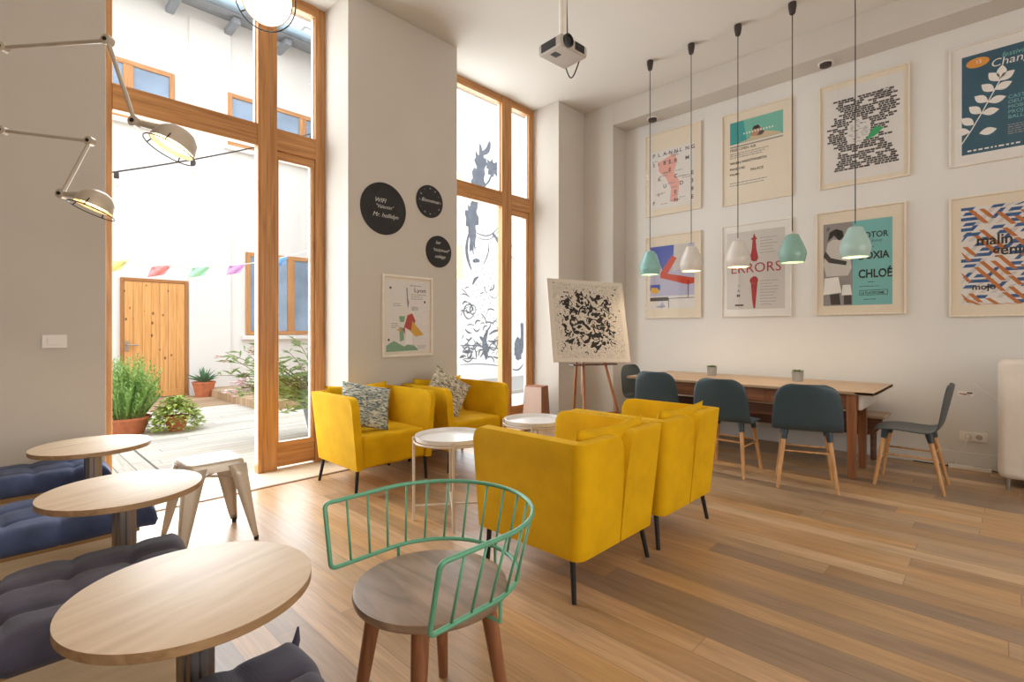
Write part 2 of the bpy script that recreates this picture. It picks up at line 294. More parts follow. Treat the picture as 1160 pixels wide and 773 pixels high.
# ------------------------------------------------------------ mesh helpers
class MB:
    def __init__(s): s.v = []; s.f = []; s.m = []; s.mats = []
    def mi(s, mat):
        if mat not in s.mats: s.mats.append(mat)
        return s.mats.index(mat)
    def add(s, vs, fs, mat=None, mx=None):
        k = len(s.v); i = s.mi(mat) if mat else 0
        for p in vs: s.v.append(tuple(mx @ Vector(p)) if mx else tuple(p))
        for f in fs: s.f.append([a + k for a in f]); s.m.append(i)
        return s
    def box(s, a, b, mat=None, mx=None):
        x0, y0, z0 = a; x1, y1, z1 = b
        vs = [(x0, y0, z0), (x1, y0, z0), (x1, y1, z0), (x0, y1, z0), (x0, y0, z1), (x1, y0, z1), (x1, y1, z1), (x0, y1, z1)]
        return s.add(vs, [(0, 3, 2, 1), (4, 5, 6, 7), (0, 1, 5, 4), (1, 2, 6, 5), (2, 3, 7, 6), (3, 0, 4, 7)], mat, mx)
    def tube(s, pts, r, mat=None, n=10, closed=False, mx=None):
        pts = [Vector(p) for p in pts]; rs = r if isinstance(r, (list, tuple)) else [r] * len(pts)
        vs = []; fs = []; L = len(pts); prev = None
        for i, p in enumerate(pts):
            if closed: t = pts[(i + 1) % L] - pts[i - 1]
            else: t = pts[min(i + 1, L - 1)] - pts[max(i - 1, 0)]
            t.normalize()
            if prev is None:
                u = t.orthogonal().normalized()
            else:
                u = (prev - t * prev.dot(t)); u = u.normalized() if u.length > 1e-6 else t.orthogonal().normalized()
            prev = u; w = t.cross(u)
            for k in range(n):
                a = 2 * PI * k / n; vs.append(p + (u * math.cos(a) + w * math.sin(a)) * rs[i])
        for i in range(L if closed else L - 1):
            j = (i + 1) % L
            for k in range(n): fs.append((i * n + k, i * n + (k + 1) % n, j * n + (k + 1) % n, j * n + k))
        if not closed: fs.append(tuple(range(n))[::-1]); fs.append(tuple((L - 1) * n + k for k in range(n)))
        return s.add(vs, fs, mat, mx)
    def lathe(s, prof, mat=None, n=32, c=(0, 0, 0), mx=None, cap0=True, cap1=True):
        vs = []; fs = []
        for r, z in prof:
            for k in range(n): a = 2 * PI * k / n; vs.append((c[0] + r * math.cos(a), c[1] + r * math.sin(a), c[2] + z))
        for i in range(len(prof) - 1):
            for k in range(n): fs.append((i * n + k, i * n + (k + 1) % n, (i + 1) * n + (k + 1) % n, (i + 1) * n + k))
        if cap0 and prof[0][0] > 1e-4: fs.append(tuple(range(n))[::-1])
        if cap1 and prof[-1][0] > 1e-4: fs.append(tuple((len(prof) - 1) * n + k for k in range(n)))
        return s.add(vs, fs, mat, mx)
    def grid(s, fn, nu, nv, mat=None, closed_u=False):
        vs = [fn(i / nu, j / nv) for j in range(nv + 1) for i in range(nu + (0 if closed_u else 1))]
        w = nu if closed_u else nu + 1; fs = []
        for j in range(nv):
            for i in range(nu): fs.append((j * w + i, j * w + (i + 1) % w, (j + 1) * w + (i + 1) % w, (j + 1) * w + i))
        return s.add(vs, fs, mat)
    def poly(s, pts, z, mat):            # flat shape of local x,y at height z
        return s.add([(p[0], p[1], z) for p in pts], [tuple(range(len(pts)))], mat)
    def build(s, name, mat=None, parent=None, smooth=False, bevel=0, seg=2, sub=0, solid=0, off=-1, loc=None, mx=None, angle=40):
        me = bpy.data.meshes.new(name); me.from_pydata(s.v, [], s.f); me.update()
        if s.mats and not mat:
            for mm in s.mats: me.materials.append(M[mm])
            for p, i in zip(me.polygons, s.m): p.material_index = i
        elif mat: me.materials.append(M[mat] if isinstance(mat, str) else mat)
        o = bpy.data.objects.new(name, me); C.objects.link(o)
        if parent: o.parent = parent
        if loc: o.location = loc
        if mx: o.matrix_local = mx
        if smooth:
            for p in me.polygons: p.use_smooth = True
            if smooth == 'auto': me.set_sharp_from_angle(angle=math.radians(angle))
        if solid:
            md = o.modifiers.new('solid', 'SOLIDIFY'); md.thickness = solid; md.offset = off
        if bevel:
            md = o.modifiers.new('bevel', 'BEVEL'); md.width = bevel; md.segments = seg; md.limit_method = 'ANGLE'; md.angle_limit = math.radians(35); md.harden_normals = False
            for p in me.polygons: p.use_smooth = True
            if smooth is False:
                w = o.modifiers.new('wn', 'WEIGHTED_NORMAL'); w.keep_sharp = False
        if sub:
            md = o.modifiers.new('sub', 'SUBSURF'); md.levels = sub; md.render_levels = sub
        return o
def thing(name, label, cat, loc=(0, 0, 0), rz=0, group=None):
    o = bpy.data.objects.new(name, None); C.objects.link(o); o.empty_display_size = .1
    o.location = loc; o.rotation_euler = (0, 0, rz); o['label'] = label; o['category'] = cat
    if group: o['group'] = group
    return o
def tag(o, label, cat, group=None, kind=None):
    o['label'] = label; o['category'] = cat
    if group: o['group'] = group
    if kind: o['kind'] = kind
    return o
def struct(o): o['kind'] = 'structure'; return o
def struct_empty(name, loc=(0, 0, 0)):
    o = bpy.data.objects.new(name, None); C.objects.link(o); o.location = loc; o['kind'] = 'structure'; return o
def dup(root, loc, rz=None, label=None, group=None, mats=None):
    r = root.copy(); C.objects.link(r); r.location = loc
    if rz is not None: r.rotation_euler = (0, 0, rz)
    if label: r['label'] = label
    if group: r['group'] = group
    for ch in list(root.children):
        c = ch.copy(); C.objects.link(c); c.parent = r
        for g in list(ch.children):
            d = g.copy(); C.objects.link(d); d.parent = c
    return r
fonts_mesh = {}
def text_mb(mb, txt, x, y, size, mat, z=.0012, align='LEFT', shear=0, rot=0, sx=1, bold=0):
    key = (txt, align, shear, bold)
    if key not in fonts_mesh:
        cu = bpy.data.curves.new('t', 'FONT'); cu.body = txt; cu.size = 1; cu.align_x = align; cu.shear = shear; cu.offset = bold
        cu.resolution_u = 3
        ob = bpy.data.objects.new('t', cu); C.objects.link(ob); bpy.context.view_layer.update()
        me = bpy.data.meshes.new_from_object(ob.evaluated_get(bpy.context.evaluated_depsgraph_get()))
        fonts_mesh[key] = ([v.co.copy() for v in me.vertices], [list(p.vertices) for p in me.polygons])
        bpy.data.objects.remove(ob); bpy.data.curves.remove(cu); bpy.data.meshes.remove(me)
    vs, fs = fonts_mesh[key]; c, s_ = math.cos(rot), math.sin(rot)
    mb.add([(x + size * (v.x * sx * c - v.y * s_), y + size * (v.x * sx * s_ + v.y * c), z) for v in vs], fs, mat)
WALL_R = lambda x, y, z: Matrix(((0, 0, -1, x), (-1, 0, 0, y), (0, 1, 0, z), (0, 0, 0, 1)))       # facing -X
WALL_F = lambda x, y, z: Matrix(((1, 0, 0, x), (0, 0, -1, y), (0, 1, 0, z), (0, 0, 0, 1)))        # facing -Y

# ------------------------------------------------------------ room
YF, YW, XP, XB, ZC = 4.36, 4.82, 6.38, 6.05, 4.46      # wall face, window plane, poster wall, beam face, ceiling
o = MB().box((-3.6, -4.2, -.12), (6.6, YF, 0)).build('floor', 'floor'); struct(o)
o = MB().box((-3.6, -4.2, ZC), (6.6, 5.1, ZC + .2)).build('ceiling', 'ceiling'); struct(o)
def wallbox(name, a, b, mat='plaster', bev=.004): return struct(MB().box(a, b).build(name, mat, bevel=bev))
wallbox('wall_left', (-3.6, YF, -.1), (.559, 4.98, ZC))
wallbox('wall_pillar', (2.33, YF, -.1), (3.645, 4.98, ZC))
wallbox('wall_corner', (5.46, YF, -.1), (6.6, 4.98, ZC))
# poster wall with a niche: the wall itself, the beam over the niche and the pier at its far end
wallbox('wall_right', (XP, -4.2, -.1), (6.6, YF, ZC), 'plaster_niche')
wallbox('wall_pier', (XB, 3.865, 0), (XP, YF, ZC))
wallbox('wall_beam', (XB, -4.2, 4.16), (XP, 3.865, ZC))
# side and street walls behind the camera (with openings)
wallbox('wall_back', (-3.6, -4.2, 0), (-1.6, -4.0, ZC)); wallbox('wall_back_end', (4.6, -4.2, 0), (6.4, -4.0, ZC))
wallbox('wall_back_sill', (-1.6, -4.2, 0), (4.6, -4.0, .9)); wallbox('wall_back_head', (-1.6, -4.2, 3.2), (4.6, -4.0, ZC)); wallbox('wall_back_pier', (1.1, -4.2, .9), (1.9, -4.0, 3.2))
wallbox('wall_side', (-3.8, -4.2, 0), (-3.6, YF, ZC))
# baseboards
def bb(name, a, b): struct(MB().box(a, b).build(name, 'plaster_niche', bevel=.004))
bb('baseboard_right', (XP - .015, -4, 0), (XP, 3.86, .15))
bb('baseboard_pier', (XB - .015, 3.85, 0), (XB, YF, .15)); bb('baseboard_corner', (5.46, YF - .015, 0), (XB - .015, YF, .15))
bb('baseboard_pillar', (2.33, YF - .015, 0), (3.645, YF, .15))
# threshold floor between wall faces and windows, and the brass-brown groove
struct(MB().box((.559, YF, -.12), (2.33, 4.98, 0)).build('floor_threshold', 'deck_y'))
bpy.data.objects['floor_threshold'].data.materials[0] = wood('threshold_board', 'cdb79c', 'dccab2', 'X', .5)
struct(MB().box((3.645, YF, -.12), (5.46, 4.98, .03)).build('floor_window', M['floor']))
struct(MB().box((.56, YF - .035, 0), (3.645, YF - .002, .006)).build('trim_1', wood('trim_oak', '6f4a2a', '8a603a', 'X', .5)))

# windows
def win(name, x0, x1, m0, m1, open_left, stile_l=.05):
    w = struct_empty(name, (x0, YW, 0)); W = x1 - x0; a, b = m0 - x0, m1 - x0
    D0, D1 = 0, .065
    f = MB()
    f.box((0, D0, 0 if open_left else .0), (stile_l, D1, ZC), 'pine_z').box((W - .10, D0, 0), (W, D1, ZC), 'pine_z')
    f.box((a, D0 - .02, 0), (b, D1, ZC), 'pine_z')
    f.build('window_frame', None, w, bevel=.004)
    t = MB(); t.box((stile_l, D0 - .012, 2.965), (a, D1, 3.165), 'pine_x').box((b, D0 - .012, 2.965), (W - .10, D1, 3.165), 'pine_x')
    t.box((stile_l, D0 - .01, ZC - .10), (a, D1, ZC), 'pine_x').box((b, D0 - .01, ZC - .10), (W - .10, D1, ZC), 'pine_x')
    t.build('transom', None, w, bevel=.004)
    s = MB(); s.box((b + .001, .012, .02), (W - .101, D1 - .002, .25), 'pine_x').box((b + .001, .012, 2.885), (W - .101, D1 - .002, 2.964), 'pine_x')
    s.box((b + .001, .014, .25), (b + .025, D1 - .002, 2.885), 'pine_z').box((W - .13, .014, .25), (W - .101, D1 - .002, 2.885), 'pine_z')
    if not open_left:
        s.box((stile_l, .012, .02), (a - .001, D1 - .002, .25), 'pine_x').box((stile_l, .014, .25), (stile_l + .03, D1 - .002, 2.964), 'pine_z')
    s.build('sash', None, w, bevel=.004)
    sp = MB(); wh = 'white_plastic'
    for (xa, xb, za, zb) in ((stile_l, a, 3.165, ZC - .10), (b, W - .10, 3.165, ZC - .10), (b + .025, W - .13, .25, 2.885)):
        sp.box((xb - .012, .03, za), (xb, .062, zb), wh).box((xa, .03, za), (xa + .006, .075, zb), wh)
    sp.build('glazing_bead', None, w)
    for (xa, xb, za, zb) in ((stile_l, a, 3.165, ZC - .10), (b, W - .10, 3.165, ZC - .10), (b + .025, W - .13, .25, 2.885)) + (() if open_left else ((stile_l + .03, a, .25, 2.965),)):
        MB().box((xa, .05, za), (xb, .056, zb)).build('pane', 'glass', w)
    return w
win('window_1', .56, 2.33, 1.69, 1.86, True, .095)
win('window_2', 3.645, 5.46, 4.80, 4.985, False)

# ------------------------------------------------------------ courtyard
YD = 11.9
struct(MB().box((-6, 4.98, -.16), (1.12, 7.3, -.03)).build('ground_terrace_side', 'deck_y'))
struct(MB().box((1.14, 4.98, -.16), (12, 7.3, -.03)).build('ground_terrace', 'deck_x'))
struct(MB().box((-6, 7.32, -.16), (12, 9.9, -.03)).build('ground_terrace_far', 'deck_x'))
struct(MB().box((-6, 9.9, -.16), (12, YD, -.03)).build('ground_patio', 'deck_tan'))
struct(MB().box((3.12, 8.7, -.03), (6.0, YD, .11)).build('ground_step', 'deck_tan', bevel=.005))
struct(MB().box((-60, 5, -.6), (60, 70, -.2)).build('ground_outer', 'concrete'))
struct(MB().box((-9, YD, -.3), (16, 12.3, 8.0)).box((2.85, YD - .04, -.03), (3.62, YD, 7.7)).build('wall_facade', 'facade'))
r = struct_empty('roof', (0, YD, 7.72))
MB().add([(-9, -.75, 0), (16, -.75, 0), (16, 3, 1.1), (-9, 3, 1.1), (-9, -.75, .09), (16, -.75, .09), (16, 3, 1.2), (-9, 3, 1.2)],
         [(0, 3, 2, 1), (4, 5, 6, 7), (0, 1, 5, 4), (1, 2, 6, 5), (2, 3, 7, 6), (3, 0, 4, 7)]).build('roof_slab', plain('roof_boards', '8d9299', .8), r)
MB().tube([(-9, -.82, .1), (16, -.82, .1)], .085, n=10).build('gutter', 'gutter', r, smooth=True)
bk = plain('eave_bracket', '8a9098', .8)
for k in range(20): MB().box((-7 + k * 1.05, -.62, -.10), (-6.86 + k * 1.05, .1, .03)).build('bracket', bk, r, bevel=.02)
ch = MB(); ch.box((5.75, 13.0, 8.0), (6.45, 13.8, 9.2)).box((5.7, 12.95, 9.2), (6.5, 13.85, 9.3))
tag(ch.build('chimney', 'facade', bevel=.01), 'pale chimney above the zinc eaves across the courtyard', 'chimney')
# side wall with the mural (seen through the far window)
struct(MB().box((6.0, 9.6, -.3), (22, 9.85, 9.0)).build('wall_mural', 'facade'))
# mural strokes: thin painted ribbons
mu = MB()
zm_ = [0]
def stroke(pts, w, mat='mural_black', z=.004):
    zm_[0] += 3e-5; z += zm_[0]
    n = len(pts); L = []; R_ = []
    for i, p in enumerate(pts):
        a = pts[max(i - 1, 0)]; b = pts[min(i + 1, n - 1)]; dx, dy = b[0] - a[0], b[1] - a[1]; l = math.hypot(dx, dy) or 1
        ww = w * (math.sin(PI * (i + .5) / n) ** .5) / 2; L.append((p[0] - dy / l * ww, p[1] + dx / l * ww, z)); R_.append((p[0] + dy / l * ww, p[1] - dx / l * ww, z))
    mu.add(L + R_, [(i, i + 1, n + i + 1, n + i) for i in range(n - 1)], mat)
def curve(p0, p1, bend, n=9):
    dx, dy = p1[0] - p0[0], p1[1] - p0[1]
    return [(p0[0] + dx * t - dy * bend * math.sin(PI * t), p0[1] + dy * t + dx * bend * math.sin(PI * t)) for t in [i / n for i in range(n + 1)]]
def blob(cx, cy, rx, ry, seed, mat='mural_black', jag=.35, n=26, z=.004):
    zm_[0] += 3e-5; z += zm_[0]
    rd = random.Random(seed); pts = []
    for k in range(n):
        a = 2 * PI * k / n; q = 1 + (rd.random() - .5) * 2 * jag; pts.append((cx + rx * q * math.cos(a), cy + ry * q * math.sin(a)))
    mu.add([(p[0], p[1], z) for p in pts] + [(cx, cy, z)], [(k, (k + 1) % n, n) for k in range(n)], mat)
# local x = world X, local y = world Z (on the wall at Y = 9.6)
blob(8.02, 5.05, .17, .50, 1); blob(7.92, 4.6, .20, .42, 2); blob(8.42, 5.15, .20, .20, 3); stroke(curve((8.0, 5.4), (8.32, 5.78), -.2), .13)
stroke(curve((8.1, 4.6), (8.4, 5.05), -.1), .05); blob(8.70, 5.25, .07, .14, 4); stroke(curve((8.0, 4.1), (8.15, 4.75), .3), .03); blob(8.5, 4.5, .03, .04, 41)
blob(7.82, 4.05, .10, .45, 5); blob(7.75, 3.75, .18, .35, 6); blob(7.78, 3.35, .12, .35, 7); stroke(curve((7.66, 3.4), (7.74, 2.55), -.12), .08)
stroke(curve((8.42, 3.5), (8.62, 2.95), .25), .11); stroke(curve((7.8, 3.48), (8.65, 3.75), -.2), .03); stroke(curve((7.8, 3.38), (8.65, 3.65), -.2), .02)
stroke(curve((8.1, 2.7), (8.3, 3.3), -.1), .03); stroke(curve((7.78, 2.75), (8.0, 2.78), .1), .1); stroke(curve((7.78, 2.2), (7.95, 2.4), .1), .07)
for i in range(9):
    for j in range(15):
        x = 7.82 + i * .13 + (j % 2) * .065; y = 1.45 + j * .15 + .04 * math.sin(i * 2.1)
        mu.add([(x + .014 * math.cos(a * PI / 3), y + .018 * math.sin(a * PI / 3), .004) for a in range(6)], [tuple(range(6))], 'mural_black')
rd = random.Random(5)
for k in range(75):
    x = 7.38 + rd.random() * 1.35; y = .42 + rd.random() ** 1.7 * 1.75; a = rd.uniform(-.9, .9) + (PI / 2 if rd.random() < .25 else 0); l = rd.uniform(.10, .36)
    stroke(curve((x, y), (x + l * math.cos(a), y + l * math.sin(a)), rd.uniform(-.4, .4)), rd.uniform(.015, .045))
for (x, y, a_, b_) in ((7.66, 1.55, .15, .17), (7.78, 1.6, .09, .11)):
    stroke([(x + a_ * math.cos(t * PI / 9), y + b_ * math.sin(t * PI / 9)) for t in range(19)], .03)
stroke(curve((8.15, .55), (8.25, 1.1), .1), .12); stroke(curve((8.2, .5), (8.0, .95), -.2), .10); blob(8.2, .62, .08, .2, 9)
stroke(curve((8.3, 1.0), (8.7, 1.1), .1), .06); stroke(curve((8.25, .85), (8.7, .9), -.1), .05); blob(7.62, .60, .14, .04, 10); stroke(curve((7.4, .75), (8.7, .62), .03), .03)
stroke(curve((9.42, 1.30), (9.25, .35), .15), .16); stroke(curve((9.28, .5), (9.5, 1.3), -.1), .16); blob(9.32, .62, .16, .30, 12, jag=.15)
stroke(curve((9.2, 3.4), (9.3, 2.9), -.5), .02); stroke(curve((9.1, .1), (9.5, .22), -.2), .04); stroke(curve((7.4, .30), (8.8, .18), .03), .02)
mu.box((7.2, 2.3, .0), (7.50, 3.1, .003), 'mural_yellow'); mu.box((7.2, 4.55, .0), (7.48, 4.8, .003), 'mural_yellow')
# keep inside the wall
mu.v = [(8.14 + (x - 7.42) * 1.1, max(.0, .45 + (y - .3) * 1.06), z) for x, y, z in mu.v]
tag(mu.build('mural', None, mx=WALL_F(0, 9.598, 0)), 'black and white line mural painted on the courtyard wall, seen through the far window', 'mural')
struct(MB().box((6.0, 7.32, -.03), (14, 9.55, .04)).build('ground_court', 'concrete'))

# facade door
d = struct_empty('door_1', (1.73, YD, 0))
MB().box((0, -.05, -.03), (.055, .02, 2.30), 'pine_z').box((1.04, -.05, -.03), (1.095, .02, 2.30), 'pine_z').box((.055, -.05, 2.24), (1.04, .02, 2.30), 'pine_x').build('door_frame', plain('door_trim', 'a06a38', .6), d, bevel=.004)
lf = MB()
for k in range(7): lf.box((.058 + k * .1405, -.04, 0), (.058 + k * .1405 + .137, 0, 2.235))
lf.box((.058, -.048, 0.0), (1.035, -.01, .13))
lf.build('door_leaf', 'door_pine', d, bevel=.004)
MB().tube([(.10, -.05, 1.02), (.10, -.10, 1.02), (.27, -.10, 1.02)], .014).box((.075, -.055, .9), (.125, -.04, 1.1)).build('door_handle', 'alu', d, smooth='auto')
# facade windows
def fwin(name, x0, x1, z0, z1, mulls):
    w = struct_empty(name, (x0, YD, z0)); W, H = x1 - x0, z1 - z0
    f = MB().box((0, -.05, 0), (.09, .05, H), 'pine_z').box((W - .09, -.05, 0), (W, .05, H), 'pine_z').box((.09, -.05, 0), (W - .09, .05, .09), 'pine_x').box((.09, -.05, H - .09), (W - .09, .05, H), 'pine_x')
    for mx_ in mulls: f.box((mx_ - .08, -.05, .09), (mx_ + .08, .05, H - .09), 'pine_z')
    f.build('window_frame', None, w, bevel=.006)
    xs = [.09] + sum([[m_ - .08, m_ + .08] for m_ in mulls], []) + [W - .09]
    for i in range(0, len(xs), 2): MB().box((xs[i], -.02, .09), (xs[i + 1], .0, H - .09)).build('pane', 'glass_far', w)
    MB().box((-.08, -.12, -.10), (W + .08, .0, -.01)).build('sill', 'facade', w, bevel=.006)
fwin('window_3', 3.93, 5.75, 1.20, 3.02, [.98]); fwin('window_4', .9, 2.6, 5.30, 6.42, [.95])
fwin('window_5', 3.56, 5.9, 5.26, 6.40, [.78, 1.62])
# string of lamps and bunting across the court
sc = thing('string_lights', 'dark cable with small white lamps strung across the courtyard', 'string lights')
def cat_(p0, p1, sag, n=24): return [tuple(Vector(p0).lerp(Vector(p1), t / n) - Vector((0, 0, sag * 4 * (t / n) * (1 - t / n)))) for t in range(n + 1)]
pl = cat_((-2, 9.6, 2.6), (6.05, 9.62, 6.1), .37); MB().tube(pl, .012, n=6).build('cable', 'cord_dark', sc)
for i in range(1, 24, 3):
    p = pl[i]; b = MB().lathe([(.03, 0), (.035, -.09), (.03, -.1)], n=10, c=p).build('socket', 'cord_dark', sc, smooth='auto')
    MB().lathe([(.01, -.1), (.05, -.15), (.05, -.19), (.0, -.24)], n=10, c=p).build('bulb', 'white_plastic', b, smooth=True)
aw = thing('awning_struts', 'pair of thin grey roof struts seen at the top of the far window', 'roof strut')
for p_, q_ in (((3.2, 5.6, 4.15), (4.6, 7.2, 6.05)), ((3.3, 5.5, 3.95), (4.9, 7.3, 5.95))): MB().tube([p_, q_], .02, n=8).build('strut', 'gutter', aw, smooth='auto')
bu = thing('bunting', 'white cord of coloured paper flags hung across the courtyard', 'bunting')
pl = cat_((.9, 8.6, 2.28), (4.9, 8.6, 3.25), .40); MB().tube(pl, .008, n=6).build('cord', 'white_plastic', bu)
for i, c_ in zip((2, 5, 8, 11, 15, 19, 22), ('flag_yellow', 'flag_red', 'flag_green', 'flag_purple', 'flag_blue', 'flag_yellow', 'flag_red')):
    p = Vector(pl[i]); MB().grid(lambda u, v: (p.x + (u - .5) * .24 * (1 - .2 * v) - v * .08, p.y + .03 * math.sin(u * 7 + v * 4), p.z - v * .15 - (u - .5) * -.05), 6, 6).build('flag', c_, bu, smooth=True, solid=.003)

# plants
def leaf(mb, p, dirv, L, W, mat, droop=.2):
    dv = Vector(dirv).normalized(); side = dv.cross(Vector((0, 0, 1)))
    side = side.normalized() if side.length > .01 else Vector((1, 0, 0))
    p = Vector(p); a = p + dv * L * .5 + Vector((0, 0, L * .05)); t = p + dv * L - Vector((0, 0, L * droop))
    mb.add([p, a - side * W / 2, t, a + side * W / 2], [(0, 1, 2), (0, 2, 3)], mat)
def pot_mb(r0, r1, h, rim=.02): return MB().lathe([(r0, 0), (r1, h - rim * 1.5), (r1 + rim * .6, h - rim * 1.5), (r1 + rim * .6, h), (r1 - .01, h), (r1 - .02, h - .03)], n=28)
rb = thing('rosemary_bush', 'feathery green herb bush in a terracotta pot just outside the open door', 'potted plant', (1.22, 8.05, -.03))
pot_mb(.2, .27, .22).build('pot', 'terracotta', rb, smooth='auto')
fo = MB(); rd = random.Random(2)
for k in range(210):
    a = rd.random() * 2 * PI; q = rd.random() ** .6; h = rd.uniform(.3, .92) * (1 - .25 * q); bx, by = .2 * q * math.cos(a), .2 * q * math.sin(a)
    tx, ty = bx * 2.1 + rd.uniform(-.04, .04), by * 2.1 + rd.uniform(-.04, .04)
    fo.tube([(bx, by, .2), ((bx + tx) / 2, (by + ty) / 2, .2 + h * .55), (tx, ty, .2 + h)], .003, n=4)
    for i in range(26):
        t = .1 + .9 * i / 26; p = (bx + (tx - bx) * t, by + (ty - by) * t, .2 + h * t); aa = rd.random() * 2 * PI
        leaf(fo, p, (math.cos(aa), math.sin(aa), .9), .06, .017, None, 0)
fo.build('foliage', 'leaf_green', rb)
vb = thing('variegated_shrub', 'low yellow and green shrub beside the terracotta herb pot', 'shrub', (1.74, 7.85, -.03))
fo = MB(); rd = random.Random(3)
for k in range(900):
    a = rd.random() * 2 * PI; b_ = rd.random() * PI / 2; q = .6 + .4 * rd.random(); p = (.30 * q * math.cos(a) * math.cos(b_), .30 * q * math.sin(a) * math.cos(b_), .03 + .42 * q * math.sin(b_))
    leaf(fo, p, (math.cos(a), math.sin(a), rd.uniform(-.3, .7)), .075, .045, None)
fo.build('foliage', 'leaf_varie', vb); pot_mb(.1, .13, .2).build('pot', 'terracotta', vb, smooth='auto')
ag = thing('agave', 'small spiky plant in a terracotta pot beside the pine courtyard door', 'potted plant', (3.02, 11.5, -.03))
pot_mb(.14, .2, .3).build('pot', 'terracotta', ag, smooth='auto')
fo = MB(); rd = random.Random(4)
for k in range(46):
    a = rd.random() * 2 * PI; el = rd.uniform(.3, 1.4); leaf(fo, (0, 0, .28), (math.cos(a) * math.cos(el), math.sin(a) * math.cos(el), math.sin(el)), rd.uniform(.24, .38), .05, None, .05)
fo.build('foliage', 'leaf_agave', ag)
ol = thing('oleander', 'flowering pink oleander in a grey pot outside the glass door', 'potted plant', (3.02, 6.30, -.03))
pot_mb(.17, .25, .38).build('pot', 'grey_pot', ol, smooth='auto')
br = MB(); fo = MB(); fl = MB(); rd = random.Random(8)
for k in range(34):
    a = rd.uniform(0, 2 * PI); sp = rd.uniform(.2, .75); h = rd.uniform(.0, .85)
    p0 = (0, 0, .35); far = k % 3 == 0; p2 = (-rd.uniform(.7, 1.2), rd.uniform(-.3, .3), .35 + rd.uniform(.25, .8)) if far else (sp * math.cos(a) - .40, sp * math.sin(a) * .8, .35 + h); p1 = (p2[0] * .35, p2[1] * .35, .35 + h * .6)
    pts = [tuple(Vector(p0) * (1 - t) ** 2 + Vector(p1) * 2 * t * (1 - t) + Vector(p2) * t * t) for t in [i / 8 for i in range(9)]]
    br.tube(pts, [.009 - .0008 * i for i in range(9)], n=5)
    for i in range(26):
        t = rd.uniform(3, 8); j = int(t); p = Vector(pts[j]).lerp(Vector(pts[min(j + 1, 8)]), t - j); aa = rd.random() * 2 * PI
        leaf(fo, p, (math.cos(aa), math.sin(aa), rd.uniform(-.2, .9)), rd.uniform(.12, .2), .026, None, .15)
    if k % 2 == 0:
        fl = MB()
        for i in range(9):
            c_ = Vector(p2) + Vector((rd.uniform(-.05, .05), rd.uniform(-.05, .05), rd.uniform(-.03, .05)))
            for q in range(5): leaf(fl, c_, (math.cos(q * 1.257), math.sin(q * 1.257), .5), .045, .04, None, 0)
        fl.build('flower_cluster', 'petal', ol)
br.build('branches', 'twig', ol, smooth=True); fo.build('foliage', 'leaf_olean', ol)

# ------------------------------------------------------------ armchairs
def shell_half(side):
    W0, W1, B0, B1, Fy, R0, ZT, ZB = .354, .400, .33, .375, -.36, .055, .765, .20
    mb = MB(); nu, nv = 90, 10
    def fn(u, v):
        # v: 0 bottom -> 1 top
        w = W0 + (W1 - W0) * v; b = B0 + (B1 - B0) * v; fy = Fy
        xe = .006 + .030 * v ** 3
        L1 = (b - R0) - fy; L2 = R0 * PI / 2; L3 = (w - R0) - xe; T = L1 + L2 + L3; s = u * T
        if s < L1: x, y = w, fy + s
        elif s < L1 + L2: a = (s - L1) / R0; x, y = w - R0 + R0 * math.cos(a), b - R0 + R0 * math.sin(a)
        else: x, y = w - R0 - (s - L1 - L2), b
        r = .07
        drop = 0
        if s < r: drop = r - math.sqrt(max(0, r * r - (r - s) ** 2))
        if T - s < r: drop = r - math.sqrt(max(0, r * r - (r - (T - s)) ** 2))
        zb = ZB
        if s < .03: zb += .0
        z = zb + (ZT - drop - zb) * v
        return (side * x, y, z)
    mb.grid(fn, nu, nv)
    if side > 0: mb.f = [f[::-1] for f in mb.f]
    mb.f = [f[::-1] for f in mb.f] if False else mb.f
    return mb
def puff(w, h, t, n=18, pinch=.06, seed=0, wr=.0):
    """closed cushion in local x,y with thickness in z"""
    mb = MB(); vs = []; idx = {}
    def outline(u, v):   # -1..1, concave sides
        x = u * (1 - pinch * (1 - v * v)) * w / 2; y = v * (1 - pinch * (1 - u * u)) * h / 2; return x, y
    for sgn in (1, -1):
        for j in range(n + 1):
            for i in range(n + 1):
                u, v = -1 + 2 * i / n, -1 + 2 * j / n
                if sgn < 0 and (i in (0, n) or j in (0, n)): idx[(sgn, i, j)] = idx[(1, i, j)]; continue
                x, y = outline(u, v); e = (max(0, 1 - u ** 2) ** .42) * (max(0, 1 - v ** 2) ** .42)
                z = sgn * t / 2 * e + (wr * mnoise.noise(Vector((x * 9 + seed, y * 9, sgn * 3))) * e if wr else 0)
                idx[(sgn, i, j)] = len(vs); vs.append((x, y, z))
    fs = []
    for sgn in (1, -1):
        for j in range(n):
            for i in range(n):
                f = [idx[(sgn, i, j)], idx[(sgn, i + 1, j)], idx[(sgn, i + 1, j + 1)], idx[(sgn, i, j + 1)]]
                fs.append(f if sgn > 0 else f[::-1])
    mb.add(vs, fs); return mb
